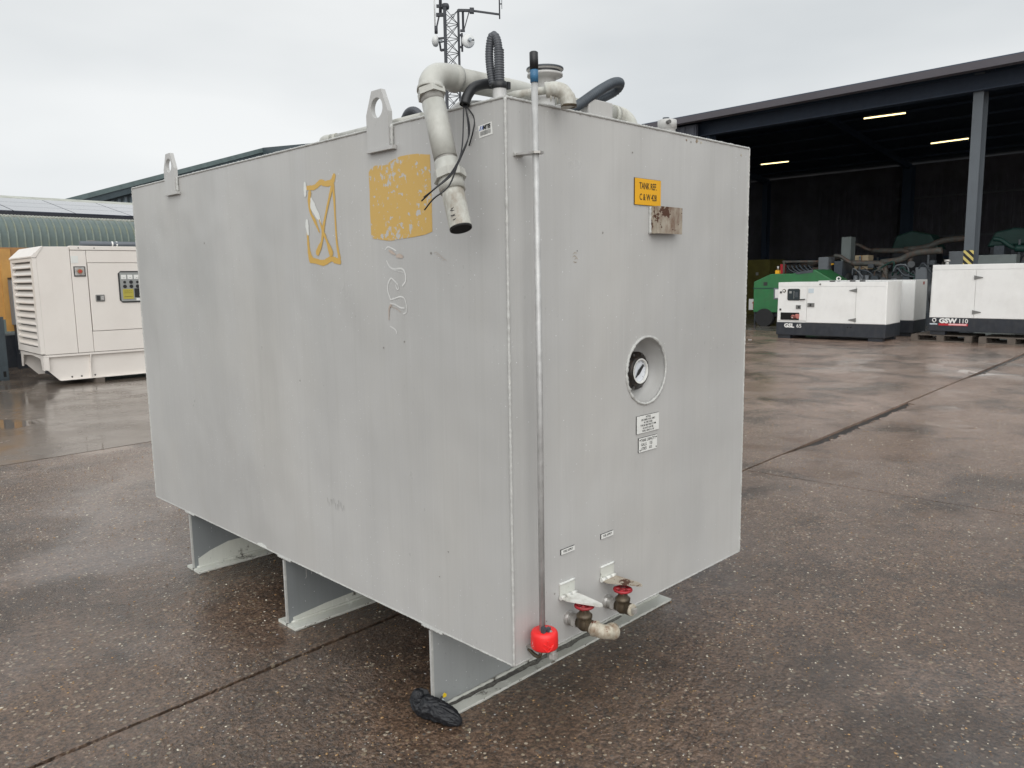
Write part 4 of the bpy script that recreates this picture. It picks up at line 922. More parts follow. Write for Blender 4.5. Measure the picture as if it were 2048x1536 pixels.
sf['label'] = 'dark slate steel stillage frame with fork hole, cut by the left edge of the view'

# ------------------------------------------------------------------ green curved-eave building with solar roof
gbd = tag(empty('green_workshop', (0,24.0,0), R(2.5)), 'low green ribbed metal building with curved eaves and solar panels, far left', 'building')
pitch = .205; zc = 2.85; rc = .62; zs = 12
prf = [(0,0.0),(0,zc)] + [(rc-rc*cos(a), zc+rc*sin(a)) for a in [R(78)*k/8 for k in range(1,9)]]
ex, ez = prf[-1]
tan_ = math.tan(R(12))
rf_end = (ex+5.2, ez+5.2*tan_)
def sheet_mesh():
    m = MB()
    def strip(x0, x1, off, mi):
        vs = []
        for y, z in prf:
            vs += [(x0, y, z), (x1, y, z)]
        # offset outward along approx normal
        out = []
        for i, (y, z) in enumerate(prf):
            a = 0 if i < 2 else R(78)*(i-1)/8; ny, nz_ = -cos(a), sin(a)
            out += [(x0, y+ny*off, z+nz_*off), (x1, y+ny*off, z+nz_*off)]
        m.add(out, [(2*i, 2*i+1, 2*i+3, 2*i+2) for i in range(len(prf)-1)], True, mi)
    strip(.0, pitch-.045, 0, 0); strip(pitch-.035, pitch-.010, .032, 1)
    for (xa, xb, oa, ob) in ((pitch-.045,pitch-.035,0,.032),(pitch-.010,pitch,.032,0)):
        out = []
        for i, (y, z) in enumerate(prf):
            a = 0 if i < 2 else R(78)*(i-1)/8; ny, nz_ = -cos(a), sin(a)
            out += [(xa, y+ny*oa, z+nz_*oa), (xb, y+ny*ob, z+nz_*ob)]
        m.add(out, [(2*i, 2*i+1, 2*i+3, 2*i+2) for i in range(len(prf)-1)], False, 1)
    return m
s0 = sheet_mesh().build('cladding_sheet', ['green_clad','green_rib'], gbd); s0.location = (1.0,0,0)
for k in range(1, 50):
    c = s0.copy(); col.objects.link(c); c.location = (1.0+pitch*k, 0, 0)
MB().box(-14,.999,0.0,.1,0,3.3).build('wall', 'green_clad', gbd)
rfm = MB().add([(-14,ex+.02,ez+.003),(13,ex+.02,ez+.003),(13,rf_end[0],rf_end[1]),(-14,rf_end[0],rf_end[1])], [(0,1,2,3)]).build('roof', 'roof_pale', gbd)
m = MB()
for k in range(130): x = 1.0+pitch*.5*k*.9; m.bar((x,ex+.03,ez+.022),(x,ex+.30,ez+.022+.27*tan_),.05,.03)
m.build('roof_rib', 'roof_pale', rfm)['kind'] = 'stuff'
MB().bar((-14,ex+.40,ez+.03+.4*tan_),(11.6,ex+.40,ez+.03+.4*tan_),.10,.13).build('array_skirt', 'solar_frame', gbd)
pw, ph = 1.65, .98
for r in range(3):
    for k in range(8):
        x0 = -2.0+k*(pw+.03)+(.0 if r else .0); y0 = ex+.46+r*(ph+.03)*cos(R(12))
        z0 = ez+.10+(y0-ex)*tan_
        d = V((0,cos(R(12)),sin(R(12))))
        p = [V((x0,y0,z0)), V((x0+pw,y0,z0)), V((x0+pw,y0,z0))+d*ph, V((x0,y0,z0))+d*ph]
        sp_o = MB().prism(p, (0,0,.03)).build('solar_panel', 'solar_glass', gbd)
MB().box(-14,13,rf_end[0],rf_end[0]+.2,0,rf_end[1]).build('rear_wall', 'green_clad', gbd)

# ------------------------------------------------------------------ far slate hall
hall = tag(empty('slate_hall', (0,40.0,0), R(2.5)), 'tall slate grey corrugated hall with sloping roofline rising behind the green workshop', 'building')
hx0, hx1 = 6.5, 20.95
def hz_(x): return 5.388+(x-9.905)*(9.022-5.388)/(20.946-9.905)
MB().prism([(hx0,.15,0),(hx1-.1,.15,0),(hx1-.1,.15,hz_(hx1)-.3),(hx0,.15,hz_(hx0)-.3)], (0,16,0)).build('wall', 'slate_trim', hall)
m = MB(); x = hx0+.1; k = 0
while x < hx1-.3:
    if abs(x-11.9) > .18 and True:
        MB().prism([(x,.15,0),(x+.05,.06,0),(x+.17,.06,0),(x+.22,.15,0)], (0,0,hz_(x)-.62)).build('cladding_rib', 'slate_clad', hall) if x < 15.0 else m.prism([(x,.15,0),(x+.05,.06,0),(x+.17,.06,0),(x+.22,.15,0)], (0,0,hz_(x)-.62))
    x += .33
mm = m.build('cladding_ribs', 'slate_clad', hall); mm['kind'] = 'stuff'
MB().prism([(hx0-.3,-.3,hz_(hx0-.3)-.55),(hx1,-.3,hz_(hx1)-.55),(hx1,-.3,hz_(hx1)-.22),(hx0-.3,-.3,hz_(hx0-.3)-.22)], (0,.42,0)).build('verge_soffit', 'slate_trim', hall)
MB().prism([(hx0-.3,-.36,hz_(hx0-.3)-.24),(hx1,-.36,hz_(hx1)-.24),(hx1,-.36,hz_(hx1)),(hx0-.3,-.36,hz_(hx0-.3))], (0,.2,0)).build('verge_trim', 'slate_trim_lt', hall)
MB().box(11.85,12.05,0,.15,0,hz_(11.8)-.5).build('downpipe', 'slate_trim', hall)
MB().prism([(hx1-.05,-5.4,8.72-.9),(hx1-.05,-5.4,8.66),(hx1-.05,-.36,9.02),(hx1-.05,-.36,7.9)], (.4,0,0)).build('side_fascia', 'slate_trim', hall)
MB().box(hx1,hx1+6,-5.0,14,0,8.4).build('side_block', 'slate_trim', hall)

# ------------------------------------------------------------------ lattice radio mast
mast = tag(empty('radio_mast', (21.35,24.65,0)), 'tall lattice radio mast with dishes rising behind the tank', 'radio mast')
HT = 12.75
rt = V((cos(R(-45)), sin(R(-45)), 0)); vd = V((cos(R(48.8)), sin(R(48.8)), 0)); up = V((0,0,1))
def mp_(r, z, b=0): return rt*r + vd*b + up*z
def leg(k, z): return (mp_(-.235, z, -.30), mp_(-.235, z, .36), mp_(.335, z, 0))[k]
for k in range(3): MB().tube([leg(k,0), leg(k,HT)], .070 if k == 0 else .050, 8).build('mast_leg', 'mast_steel', mast)
zz = .55
while zz < HT-.5:
    z1 = zz+.58
    for k in range(3):
        a, b = leg(k,zz), leg((k+1)%3,z1); c, d = leg((k+1)%3,zz), leg(k,z1)
        for p, q in ((a,b),(c,d)) if k else ((a,b),): MB().tube([p,q], .014, 5).build('lattice_brace', 'mast_steel', mast)
        MB().tube([a,leg((k+1)%3,zz)], .014, 5).build('lattice_brace', 'mast_steel', mast)
    zz = z1
arm = MB(); arm.bar(mp_(.335,12.72),mp_(.90,12.70),.10); arm.bar(mp_(.90,12.70),mp_(2.08,12.53),.07); arm.build('antenna_arm', 'mast_steel', mast)
MB().bar(mp_(.82,12.70),mp_(1.0,12.69),.20).build('arm_clamp', 'mast_steel', mast)
MB().bar(mp_(.53,12.70),mp_(.53,11.90),.07).build('arm_strut', 'mast_steel', mast); MB().bar(mp_(.80,12.68),mp_(.56,11.92),.04).build('arm_strut', 'mast_steel', mast); MB().bar(mp_(.40,11.90),mp_(.60,11.90),.09).build('arm_strut', 'mast_steel', mast)
MB().tube([mp_(2.08,12.35),mp_(2.08,14.4)], .028, 8).build('whip_antenna', 'mast_steel', mast); MB().tube([mp_(2.18,12.75),mp_(2.18,13.5)], .012, 6).build('whip_antenna', 'mast_steel', mast); MB().bar(mp_(2.08,12.95),mp_(2.19,12.95),.04).build('arm_clamp', 'mast_steel', mast)
MB().bar(mp_(-.20,12.90),mp_(-.58,12.90),.11).build('antenna_arm', 'mast_steel', mast); MB().bar(mp_(-.20,12.55),mp_(-.60,12.55),.13).build('antenna_arm', 'mast_steel', mast)
MB().tube([mp_(-.66,11.85),mp_(-.66,14.4)], .030, 8).build('whip_antenna', 'dish_white', mast); MB().tube([mp_(-.42,12.5),mp_(-.38,14.4)], .065, 8).build('panel_antenna', 'mast_steel', mast)
MB().tube([mp_(-.62,11.80),mp_(-.62,12.10)], .070, 8).build('coil_box', 'mast_steel', mast); MB().bar(mp_(-.48,12.5),mp_(-.58,12.1),.06).build('arm_strut', 'mast_steel', mast)
MB().lathe([(0,-.12),(.15,-.10),(.17,.0),(.14,.10),(0,.14)], mp_(-.20,12.88), up, 12).build('head_box', 'mast_steel', mast)
MB().lathe([(.075,-.012),(.075,.012),(.060,.012),(.060,-.012),(.075,-.012)], mp_(.10,12.50), vd, 16).build('cable_loop', 'mast_steel', mast)
def dish(r, z, rad, dirv, b=0):
    c = mp_(r, z, b); dv = V(dirv).normalized()
    d = MB().lathe([(0,-.10),(rad*.5,-.08),(rad*.9,-.02),(rad,.05),(rad,.10),(rad*.85,.16),(rad*.4,.19),(0,.2)], c, dv, 24).build('dish', 'dish_white', mast)
    MB().tube([c+dv*.15, c+dv*.36], .07, 8).build('feed_box', 'lens_grey', d); MB().bar(c+dv*.30-up*.02,c+dv*.30+rt*.18-up*.02,.05).build('feed_arm', 'mast_steel', d); return d
dish(.70,11.46,.285,vd*-.85+rt*.30); dish(-.72,11.50,.23,rt*.95+vd*.1)
for z in (11.72,11.24): MB().bar(mp_(.335,z),mp_(.50,z),.08).build('dish_bracket', 'mast_steel', mast)
MB().bar(mp_(.47,11.05),mp_(.47,11.80),.06).build('dish_bracket', 'mast_steel', mast)
MB().bar(mp_(-.55,11.60),mp_(-.25,11.62),.07).build('dish_bracket', 'mast_steel', mast); MB().bar(mp_(-.50,11.6),mp_(-.44,11.1),.06).build('dish_bracket', 'mast_steel', mast); MB().bar(mp_(-.45,11.12),mp_(-.22,11.15),.09).build('dish_bracket', 'mast_steel', mast)

# ------------------------------------------------------------------ open shed on the right
shed = tag(empty('open_shed', (18.73,0,0), R(-2.15)), 'long dark open-fronted steel shed on the right with strip lights inside', 'shed')
Y0, Y1, YO = -16, 30, 11.3          # right end, left end, left edge of the opening (along the front)
EZ = 6.10
def wall_y(y): return y
MB().prism([(-.35,Y0,EZ-.17),(-.35,Y0,EZ),(-.20,Y0,EZ+.03),(-.10,Y0,EZ-.17)], (0,Y1-Y0,0)).build('fascia', 'shed_fascia', shed)
RD, RZ = 11.0, 8.35
MB().prism([(-.30,Y0,EZ-.02),(-.30,Y0,EZ+.03),(RD,Y0,RZ),(22.6,Y0,6.9),(22.6,Y0,6.82),(RD,Y0,RZ-.08)], (0,Y1-Y0,0)).build('roof', 'shed_inside', shed)
MB().box(.35,.45,Y0,Y1,5.62,5.96).build('front_beam', 'beam_navy', shed); MB().box(.25,.55,Y0,Y1,5.585,5.6155).build('beam_flange', 'beam_navy', shed)
MB().box(22.0,22.15,Y0,Y1,0,6.8).build('back_wall', 'shed_back', shed)
MB().box(0.0,22.1,Y1-.1,Y1,0,6.4).build('end_wall', 'shed_inside', shed); MB().box(0.0,22.1,Y0,Y0+.1,0,6.4).build('end_wall', 'shed_inside', shed)
MB().box(.0,.12,YO,Y1,0,EZ-.2).build('front_wall', 'shed_clad', shed)
for k in range(14): MB().box(-.03,-.001,YO+.05+k*.33,YO+.20+k*.33,0,EZ-.22).build('cladding_rib', 'shed_clad', shed)
fl = MB().box(-.14,-.04,11.62,11.95,5.36,5.62).build('floodlight', 'shed_rail', shed); MB().box(-.145,-.1405,11.66,11.91,5.40,5.58).build('floodlight_lens', 'lens_grey', fl)
fl.rotation_euler = (0,0,0)
# back wall cladding: ribs (upper brown, lower greenish) and rails
ribs = MB(); k = 0; y = 2.0
while y < 24:
    o = MB().box(21.93,21.999,y,y+.14,2.2,5.9).build('cladding_rib', 'shed_back', shed) if 3 < y < 18 else None
    o = MB().box(21.93,21.999,y,y+.14,.1,2.15).build('cladding_rib', 'shed_back_low', shed) if 3 < y < 18 else None
    y += .34
for z in (3.2,5.15): MB().box(21.82,21.92,Y0,14,z-.04,z+.04).build('sheeting_rail', 'shed_rail', shed)
MB().box(21.8,21.92,Y0,Y1,2.1,2.25).build('sheeting_rail', 'shed_inside', shed)
def column(x, y, z1, mat, stripe=False, w=.215, d=.36):
    c = MB().box(x,x+.018,y-w/2,y+w/2,0,z1).build('column', mat, shed)
    MB().box(x+.0185,x+d-.0185,y-.008,y+.008,0,z1).build('column_web', mat, c); MB().box(x+d-.018,x+d,y-w/2,y+w/2,0,z1).build('column_flange', mat, c)
    if stripe: MB().box(x-.004,x-.001,y-w/2-.002,y+w/2+.002,.9,1.985).build('hazard_stripe', 'hazard_tape', c)
column(.38,3.93,6.0,'shed_steel',True); column(.38,-5.2,6.0,'shed_steel',True)
column(.38,11.2,6.0,'shed_inside'); column(21.3,13.3,6.7,'shed_inside',w=.45,d=.45); column(21.3,4.0,6.7,'shed_inside',w=.3,d=.4); column(21.3,21,6.7,'shed_inside',w=.3,d=.4)
for y in (3.93,13.3,21,-5.2):
    m = MB(); m.bar((.5,y,6.0),(RD,y,RZ-.25),.18,.30); m.bar((RD,y,RZ-.25),(21.6,y,6.65),.18,.30); m.build('rafter', 'shed_inside', shed)
for k in range(12):
    x = 1.2+1.75*k; z = (EZ+(x+.3)*(RZ-EZ)/(RD+.3) if x < RD else RZ-(x-RD)*(RZ-6.9)/11.6)-.16; MB().box(x-.04,x+.04,Y0,Y1,z-.10,z).build('purlin', 'shed_inside', shed)
for (xa, ya, xb, yb, z) in ((25.41,8.866,25.53,7.624,6.5),(32.70,9.052,32.58,7.695,6.5),(32.85,16.33,32.94,15.05,6.5)):
    lt = MB().bar((xa,ya,z+.05),(xb,yb,z+.05),.07,.04).build('light_fitting', 'shed_clad', None); lt.name = 'strip_light'
    MB().tube([(xa,ya,z),(xb,yb,z)], .022, 8).build('light_tube', 'lamp_tube', lt)
    for t in (.15,.85):
        q = V((xa,ya,z)).lerp(V((xb,yb,z)), t); MB().tube([q+V((0,0,.08)), q+V((0,0,.62))], .006, 4).build('hanger', 'shed_inside', lt)
    tag(lt, {25.41:'lit strip light nearest the shed front, highest of the three', 32.70:'lit strip light just left of the big grey column, deeper in the shed', 32.85:'lit strip light farthest left in the shed, beside the tank edge'}[xa], 'strip light', 'lit strip lights under the shed roof')

# ------------------------------------------------------------------ white generators
def white_gen(loc, rz, w, d, h, zb, label, z0=0.0, full=True):
    g = tag(empty('generator', loc, rz), label, 'generator')
    top = MB().prism([(0,0.02,zb),(w,0.02,zb),(w,.02,h),(0.015,.02,h)], (0,d-.02,0)).build('canopy', 'gen_white', g, bev=.008)
    MB().box(-.004,w+.004,0,d,z0+.085,zb-.001).build('base', 'base_navy', g, bev=.006)
    for x in (.02, w-.36):
        for y in (.05, d-.2): MB().box(x,x+.30,y,y+.15,z0+.002,z0+.084).build('foot', 'base_navy', g)
    return g, top
g1, c1 = white_gen((15.90,7.00,0), R(-86.5), 2.42, 1.08, 1.305, .375, 'white enclosed generator on black base marked GSL 65, with control window')
y_ = .018
MB().box(.02,2.40,.006,.0195,1.205,1.30).build('top_rail', 'gen_white', c1)
for a, b in ((.02,.69),(.70,1.775),(1.785,2.41)): MB().box(a,b,.004,.0195,.385 if a > .6 else .42,1.198).build('door_panel', 'gen_white', c1, bev=.004)
wd = MB().prism([(.27,-.006,.885),(.51,-.006,.885),(.535,-.006,.91),(.535,-.006,1.13),(.51,-.006,1.155),(.27,-.006,1.155),(.245,-.006,1.13),(.245,-.006,.91)], (0,.009,0)).build('control_window', 'seam_black', c1)
MB().box(.262,.518,-.010,-.0065,.905,1.135).build('window_pane', 'window_dark', wd); MB().box(.29,.345,-.012,-.0105,1.05,1.10).build('meter', 'panel_grey', wd); MB().bar((.40,-.012,.93),(.40,-.012,1.10),.008).build('cable', 'panel_grey', wd); MB().box(.43,.49,-.012,-.0105,.96,1.08).build('meter', 'steel_dark', wd)
sk_ = MB().box(.095,.53,-.004,.003,.435,.605).build('socket_opening', 'hollow_black', c1)
MB().tube([(.40,-.006,.52),(.40,-.030,.50)], .050, 14).build('socket', 'socket_pink', sk_); MB().tube([(.47,-.006,.525),(.52,-.030,.52)], .055, 14).build('socket', 'socket_pink', sk_); MB().cyl((.385,-.031,.495),(.385,-.04,.49),.015,10).build('socket_cap', 'print_white', sk_)
bt = MB().cyl((.165,.003,1.11),(.165,-.012,1.11),.038,18).build('stop_button_ring', 'brass_old', c1); MB().cyl((.165,-.0125,1.11),(.165,-.022,1.11),.022,14).build('button_cap', 'print_white', bt)
for z in (1.075,.675): MB().box(.065,.105,-.010,.003,z-.022,z+.022).build('door_hinge', 'seam_black', c1)
for x, z in ((.455,.735),(.72,.785)): hh_ = MB().box(x,x+(.11 if x<.6 else .155),-.010,.003,z-.045,z+.045).build('door_latch', 'hinge_grey', c1); MB().box(x+.05,x+.09,-.014,-.0105,z-.03,z+.03).build('latch_paddle', 'seam_black', hh_)
MB().bar((.53,-.012,.905),(.66,-.012,.915),.022).build('stay_bar', 'seam_black', c1)
for z, dx in ((1.115,-1),(.465,-1)): MB().prism([(1.80,-.010,z-.045),(1.80,-.010,z+.045),(1.745,-.010,z+.030),(1.64,-.010,z+.008),(1.64,-.010,z-.008),(1.745,-.010,z-.030)], (0,.012,0)).build('strap_hinge', 'hinge_grey', c1)
MB().box(.73,.85,-.002,.003,1.06,1.16).build('paper_note', 'tag_pale', c1); MB().cyl((.99,.005,1.255),(.99,-.003,1.255),.020,12).build('roof_bolt', 'hinge_grey', c1)
for x in (1.18,1.62,1.83): MB().box(x,x+.10,.05,.12,1.306,1.335).build('roof_clip', 'seam_black', c1)
text('GSL', 'lettering', .125, 'print_white', g1, (.185,-.003,.262), (1,0,0), (0,0,1), wscale=1.12, font_off=.006); text('65', 'lettering', .125, 'print_white', g1, (.475,-.003,.262), (1,0,0), (0,0,1), wscale=1.0, font_off=.001)
for x in (1.63,1.70): MB().cyl((x,-.001,.30),(x,-.004,.30),.014,10).build('drain_hole', 'hollow_black', g1)
g2, c2 = white_gen((17.83,6.9,0), R(-88), 2.28, .96, 1.315, .370, 'white enclosed generator standing directly behind the one marked GSL 65')
MB().box(2.02,2.275,.004,.0195,.38,1.25).build('door_panel', 'gen_white', c2)
MB().box(2.2805,2.2845,.6,.72,1.20,1.27).build('sticker', 'socket_pink', c2)
pal_z = .15
g3, c3 = white_gen((16.765,3.945,pal_z), R(-90.5), 3.2, 1.10, 1.492, .368, 'large white generator on black base marked GSW 110, standing on pallets')
# the left edge leans in a little
MB().box(.03,3.18,.006,.0195,1.385,1.485).build('top_rail', 'gen_white', c3)
for a, b in ((.03,.855),(.865,3.18)): MB().box(a,b,.004,.0195,.376,1.378).build('door_panel', 'gen_white', c3, bev=.004)
for z in (1.215,.500): MB().prism([(.83,-.010,z-.045),(.83,-.010,z+.045),(.885,-.010,z+.030),(.99,-.010,z+.008),(.99,-.010,z-.008),(.885,-.010,z-.030)], (0,.012,0)).build('strap_hinge', 'hinge_grey', c3)
text('GSW', 'lettering', .135, 'print_white', g3, (.205,-.003,.262), (1,0,0), (0,0,1), wscale=1.12, font_off=.007); text('110', 'lettering', .135, 'print_white', g3, (.575,-.003,.262), (1,0,0), (0,0,1), wscale=.95, font_off=.001)
MB().box(.200,.765,-.003,-.0005,.205,.252).build('red_underline', 'print_red', g3); MB().box(.395,.740,-.0045,-.0035,.215,.247).build('underline_print', 'print_pink', g3)
MB().tube([(.110+.034*cos(a),-.003,.318+.034*sin(a)) for a in [R(-60+300*k/20) for k in range(21)]], .0095, 6).build('logo_ring', 'print_white', g3)
MB().box(.088,.132,-.003,-.0005,.268,.286).build('logo_foot', 'print_white', g3); MB().box(.025,.175,-.003,-.0005,.222,.246).build('logo_text', 'tag_pale', g3)
lg = MB().cyl((.24,.2,1.493),(.24,.2,1.56),.035,12).build('filler_cap', 'steel_pale', g3); MB().cyl((.24,.2,1.561),(.24,.2,1.60),.06,12).build('cap_top', 'steel_pale', lg)
MB().bar((2.0,.3,1.50),(2.15,.3,1.52),.05).build('lifting_eye', 'seam_dark', g3)
def pallet(name_lab, loc, rz):
    p = tag(empty('pallet', loc, rz), name_lab, 'pallet', 'wooden pallets under the GSW generator')
    for k in range(5): MB().box(0,1.2,.02+k*.21,.12+k*.21,.128,.146).build('deck_board', 'pallet_wood', p)
    for x in (0,.52,1.06):
        MB().box(x,x+.14,0,1.0,.104,.1275).build('stringer', 'pallet_wood', p)
        for y in (0,.43,.86): MB().box(x,x+.14,y,y+.14,.022,.1035).build('block', 'pallet_wood', p)
    for y in (0.0,.43,.9): MB().box(0,1.2,y,y+.10,.002,.0215).build('base_board', 'pallet_wood', p)
    return p
pallet('weathered pallet at the left end under the GSW 110 generator, sticking out', (16.80,4.30,0), R(-90.5)); pallet('second weathered pallet under the middle of the GSW 110 generator', (16.70,2.95,0), R(-91)); pallet('pallet at the right edge of the view under the GSW 110 generator', (16.66,1.65,0), R(-90))

# ------------------------------------------------------------------ things in the shed behind
gm = tag(empty('green_generator', (19.66,9.33,0), R(-85)), 'green angular trailer generator with black wheel left of the white generators', 'trailer generator')
MB().prism([(-.25,0,.40),(-.25,0,1.05),(-.25,0,1.28),(.25,0,1.50),(.85,0,1.50),(1.5,0,1.60),(2.0,0,1.30),(2.0,0,.40)], (0,1.3,0)).build('body', 'mach_green', gm, bev=.02)
MB().box(-.27,2.0,-.012,-.001,1.085,1.105).build('rail', 'mach_dkgreen', gm); MB().prism([(.95,-.01,1.53),(1.45,-.01,1.60),(1.45,-.01,1.52),(1.0,-.01,1.48)], (0,1,0.012)).build('hatch', 'steel_dark', gm)
MB().box(.05,.16,-.012,-.001,1.17,1.27).build('vent', 'seam_black', gm); MB().box(.36,.60,-.014,-.001,.78,1.10).build('sign_frame', 'cab_grey', gm); MB().box(.40,.60,-.018,-.0145,.82,1.06).build('notice', 'print_white', gm)
w_o = MB().tube([(.10,-.05,.25),(.10,.18,.25)], .26, 24).build('wheel', 'tyre', gm); MB().cyl((.10,-.055,.25),(.10,-.051,.25),.10,16).build('rim', 'tyre', w_o)
MB().box(-.2,1.95,.1,1.2,.28,.398).build('chassis', 'base_navy', gm)
lampo = MB().box(.36,.47,.05,.15,1.505,1.60).build('amber_lamp', 'plate_yellow', gm); MB().tube([(.42,.10,1.61),(.42,.10,1.72)], .03, 10).build('lamp_post', 'steel_pale', lampo)
hz_o = tag(empty('hazard_board', (21.0,10.27,0), R(-88)), 'white marker board with a red upward arrow by the edge of the tank', 'marker board')
MB().box(-.17,.22,0,.02,.40,.735).build('board', 'print_white', hz_o); MB().prism([(.03,-.004,.73),(.13,-.004,.60),(.09,-.004,.60),(.09,-.004,.42),(-.03,-.004,.42),(-.03,-.004,.60),(-.07,-.004,.60)], (0,.003,0)).build('arrow', 'print_red', hz_o); MB().box(0,.05,.021,.06,0,.45).build('post', 'steel_dark', hz_o)
yc = tag(MB().box(26,27.2,12.3,13.5,0,2.03).build('store_cabinet', 'old_yellow'), 'dull yellow steel cabinet deep in the shed beside the tank edge', 'cabinet'); MB().box(25.99,25.999,12.75,12.85,1.45,1.56).build('label_plate', 'panel_grey', yc)
# clutter above the green machine: pipes and a red frame
ru = tag(empty('pipe_rack', (22.2,9.9,0), R(-86)), 'rack of old hoses and pipes with a faded red frame behind the green generator', 'pipe rack')
m = MB(); m.bar((0,0,0),(0,0,1.85),.06); m.bar((1.15,0,0),(1.15,0,1.85),.06); m.bar((-.05,0,1.88),(1.25,0,1.86),.06); m.build('frame', 'exhaust_rust', ru)
for k in range(6): MB().tube(crv([(.1+.13*k,.0,1.75),(.2+.14*k,-.05,1.62),(.45+.13*k,-.05,1.50),(.75+.12*k,0,1.46)],5), .028, 7).build('hose', random.choice(['exhaust_rust','steel_dark','hose_dark']), ru)
MB().box(-.12,.02,-.02,.1,1.3,1.80).build('red_box', 'print_red', ru); MB().tube([(.9,0,1.62),(1.5,0,1.60)], .07, 10).build('tank_roll', 'exhaust_rust', ru); MB().box(1.3,1.55,-.05,.02,1.74,1.79).build('yellow_tag', 'plate_yellow', ru)
# engines
def engine(loc, rz, label, flip=1, s=1.0, body='engine_grey', pipe='exhaust_rust'):
    e_ = tag(empty('engine_generator', loc, rz), label, 'engine', 'open engine sets stored in the shed')
    MB().box(0,3.0*s,0,1.0,.0,.35).build('base_frame', 'steel_dark', e_)
    m = MB(); m.box(.75*s,1.9*s,.2,.85,.36,1.25); m.box(.85*s,1.8*s,.1,.5,1.25,1.45); m.box(.85*s,1.8*s,.55,.95,1.25,1.5); m.build('engine_block', body, e_, bev=.03)
    MB().tube([(1.95*s,.52,.95),(2.9*s,.52,.95)], .40, 20).build('alternator', body, e_)
    MB().tube([(1.90*s,.1,1.42),(1.90*s,.0,1.42)], .22, 20).build('air_filter', 'engine_grey', e_)
    for k in range(3): MB().tube([(.70*s+.16*k,.02,1.12),(.70*s+.16*k,.02,1.42)], .065, 12).build('fuel_filter', 'cab_grey', e_)
    MB().tube(crv([(.55*s,.1,1.78),(1.0*s,.1,1.76),(1.35*s,.08,1.74),(1.50*s,.06,1.60),(1.50*s,.05,1.25)],6), .085, 12).build('exhaust_pipe', pipe, e_)
    MB().tube(crv([(1.3*s,.3,1.78),(1.8*s,.3,1.84),(2.2*s,.3,2.02),(2.9*s,.3,2.08)],6), .095, 12).build('exhaust_pipe', pipe, e_)
    MB().tube(crv([(.0,.15,2.02),(.2*s,.15,1.98),(.5*s,.15,1.80),(1.0*s,.12,1.74)],6), .055, 10).build('coolant_pipe', pipe, e_)
    MB().box(.06,.30,.02,.98,.36,1.85).build('radiator', 'hose_dark', e_); MB().lathe([(.40,0),(.40,.03),(0,.05)], (.31,.5,1.1), (1,0,0), 20).build('fan_cowl', 'engine_grey', e_)
    rnd = random.Random(int(loc[0]*10)); mm_ = ['engine_grey','steel_dark','cab_grey','mach_dkgreen','hose_dark','exhaust_rust']
    for k in range(16):
        x, z = rnd.uniform(.5,2.9)*s, rnd.uniform(1.15,1.75); w, h = rnd.uniform(.05,.22), rnd.uniform(.05,.22)
        if k % 2: MB().tube([(x,-.02-rnd.random()*.1,z),(x+rnd.uniform(-.1,.1),.12,z)], rnd.uniform(.04,.11), 12).build('pulley', rnd.choice(mm_), e_)
        else: MB().box(x,x+w,-.06,.15,z-h/2,z+h/2).build('bracket', rnd.choice(mm_), e_, bev=.01)
    for k in range(9):
        x = rnd.uniform(.5,2.4)*s; z = rnd.uniform(1.3,1.7)
        MB().tube(crv([(x,-.05,z),(x+rnd.uniform(.05,.2),-.10,z+rnd.uniform(.05,.25)),(x+rnd.uniform(.2,.4),-.08,z+rnd.uniform(-.1,.2)),(x+rnd.uniform(.3,.6),0,z-rnd.uniform(.1,.3))],5), rnd.uniform(.012,.03), 7).build('hose', rnd.choice(mm_), e_)
    for x in (.5,2.4): MB().tube([(x*s,.9,.3),(x*s,.9,2.0)], .03, 8).build('stay_pole', 'cab_grey', e_)
    return e_
e1 = engine((22.0,8.3,0), R(-88), 'grey engine set with filter canisters and rusty exhausts right behind the white GSL 65 generator')
e2 = engine((25.0,9.0,0), R(-88), 'second engine set with long pale exhaust pipe, deeper in the shed behind the first', s=1.25, pipe='mach_green')
for ch in list(e2.children):
    if ch.name.startswith('exhaust_pipe') or ch.name.startswith('coolant'): ch.data = ch.data.copy(); ch.data.materials[0] = MATS['exhaust_rust']; ch.location.z = .42
e3 = engine((23.6,4.5,0), R(-88), 'dark green engine set at the right edge of the view behind the GSW 110 generator', s=1.0, body='mach_dkgreen', pipe='mach_dkgreen')
e3.scale = (1,1,1.18)
e4 = engine((27.0,13.2,0), R(-88), 'dim engine set deep in the shed above the green trailer generator', s=1.1, body='mach_dkgreen')
def cab(name, loc, w, d, h, mat, label, extra=None):
    c = tag(empty(name, loc, R(-88)), label, 'cabinet')
    MB().box(0,w,0,d,0,h).build('enclosure', mat, c, bev=.012); MB().box(.02,w-.02,-.010,-.001,.1,h-.05).build('door', mat, c); MB().box(w-.08,w-.05,-.02,-.0105,h*.5,h*.5+.12).build('handle', 'seam_black', c); return c
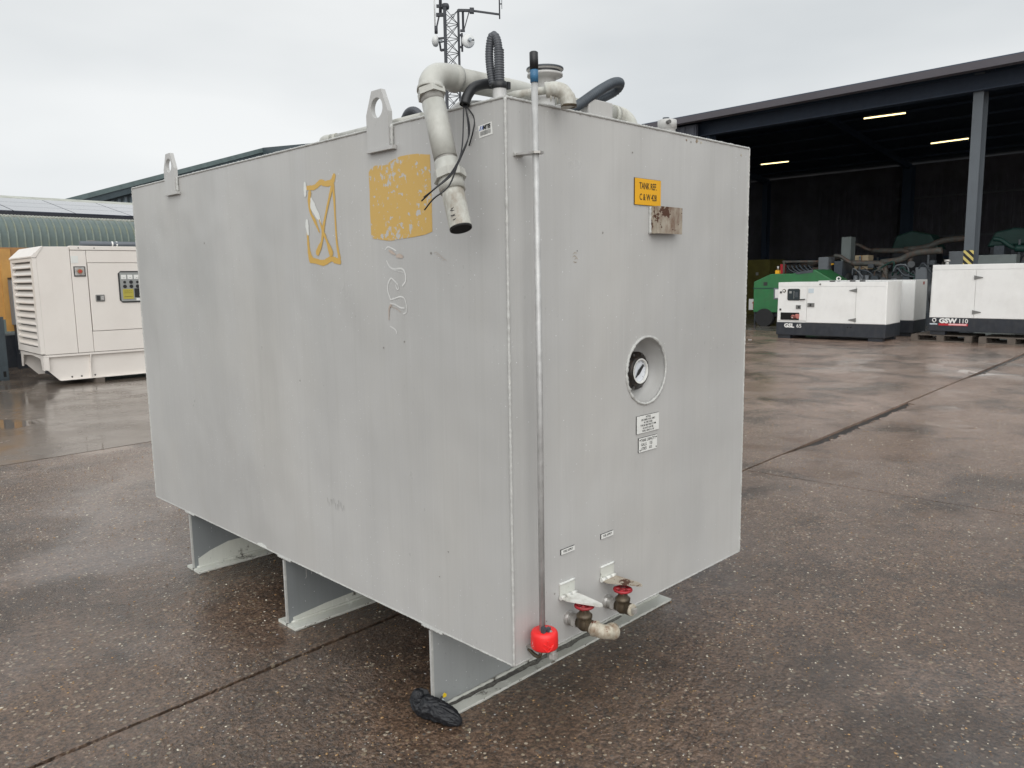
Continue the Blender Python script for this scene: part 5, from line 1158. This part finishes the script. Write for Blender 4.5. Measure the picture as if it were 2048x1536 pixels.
cab('control_cabinet', (22.0,8.72,0), .30, .5, 1.98, 'cab_grey', 'grey control cabinet left of the engine with the filter canisters')
cab('control_cabinet', (23.6,8.70,0), .30, .4, 2.62, 'cab_lt', 'tall pale control cabinet standing behind the shorter grey one')
cab('control_cabinet', (22.8,5.35,0), .58, .5, 2.05, 'cab_grey', 'blue grey control cabinet left of the striped column')
cab('control_cabinet', (22.6,4.62,0), .95, .5, 1.92, 'cab_lt', 'wide grey cabinet right of the striped column')
cab('control_cabinet', (22.0,5.95,0), .30, .4, 1.62, 'cab_grey', 'low grey cabinet seen over the left end of the GSW 110 generator')
cb = tag(MB().box(23.0,23.4,7.62,8.02,1.60,2.02).build('cardboard_box', 'card_brown'), 'brown cardboard box on the engine behind the GSL 65 generator', 'box'); MB().box(22.995,22.999,7.80,7.84,1.60,2.02).build('packing_tape', 'tan_frame', cb)
MB().box(23.02,23.38,7.64,8.00,1.20,1.599).build('shelf', 'steel_dark', cb)
rl = tag(empty('hose_reel', (17.3,6.15,1.305)), 'small white round reel standing on the roof of the white generator', 'reel')
MB().lathe([(.055,-.01),(.055,.01),(.028,.012),(.028,-.012),(.055,-.01)], (0,-.0,.060), (1,0.2,0), 20).build('reel_ring', 'plate_white', rl); MB().cyl((-.01,0,.060),(.012,0,.060),.016,10).build('reel_hub', 'steel_dark', rl)
MB().bar((0,0,0),(0,0,.015),.06).build('reel_foot', 'steel_dark', rl)
# dark foliage-green tarp covered machines higher up behind
for (loc, w, h, z, lab) in (((27.5,8.6,0),1.6,.75,2.15,'dark green cowled machine deep in the shed above the long exhaust pipe'),((25.5,5.1,0),2.2,.55,2.20,'dark green cowled machine right of the striped column')):
    t_o = tag(empty('cowled_machine', loc, R(-88)), lab, 'machine')
    MB().prism([(0,0,z),(.2,0,z+h*.8),(.7,0,z+h),(w-.3,0,z+h*.8),(w,0,z+.1)], (0,.9,0)).build('cowl', 'mach_dkgreen', t_o, bev=.05)
    MB().box(.1,w-.1,.05,.85,0,z-.001).build('body', 'base_navy', t_o)
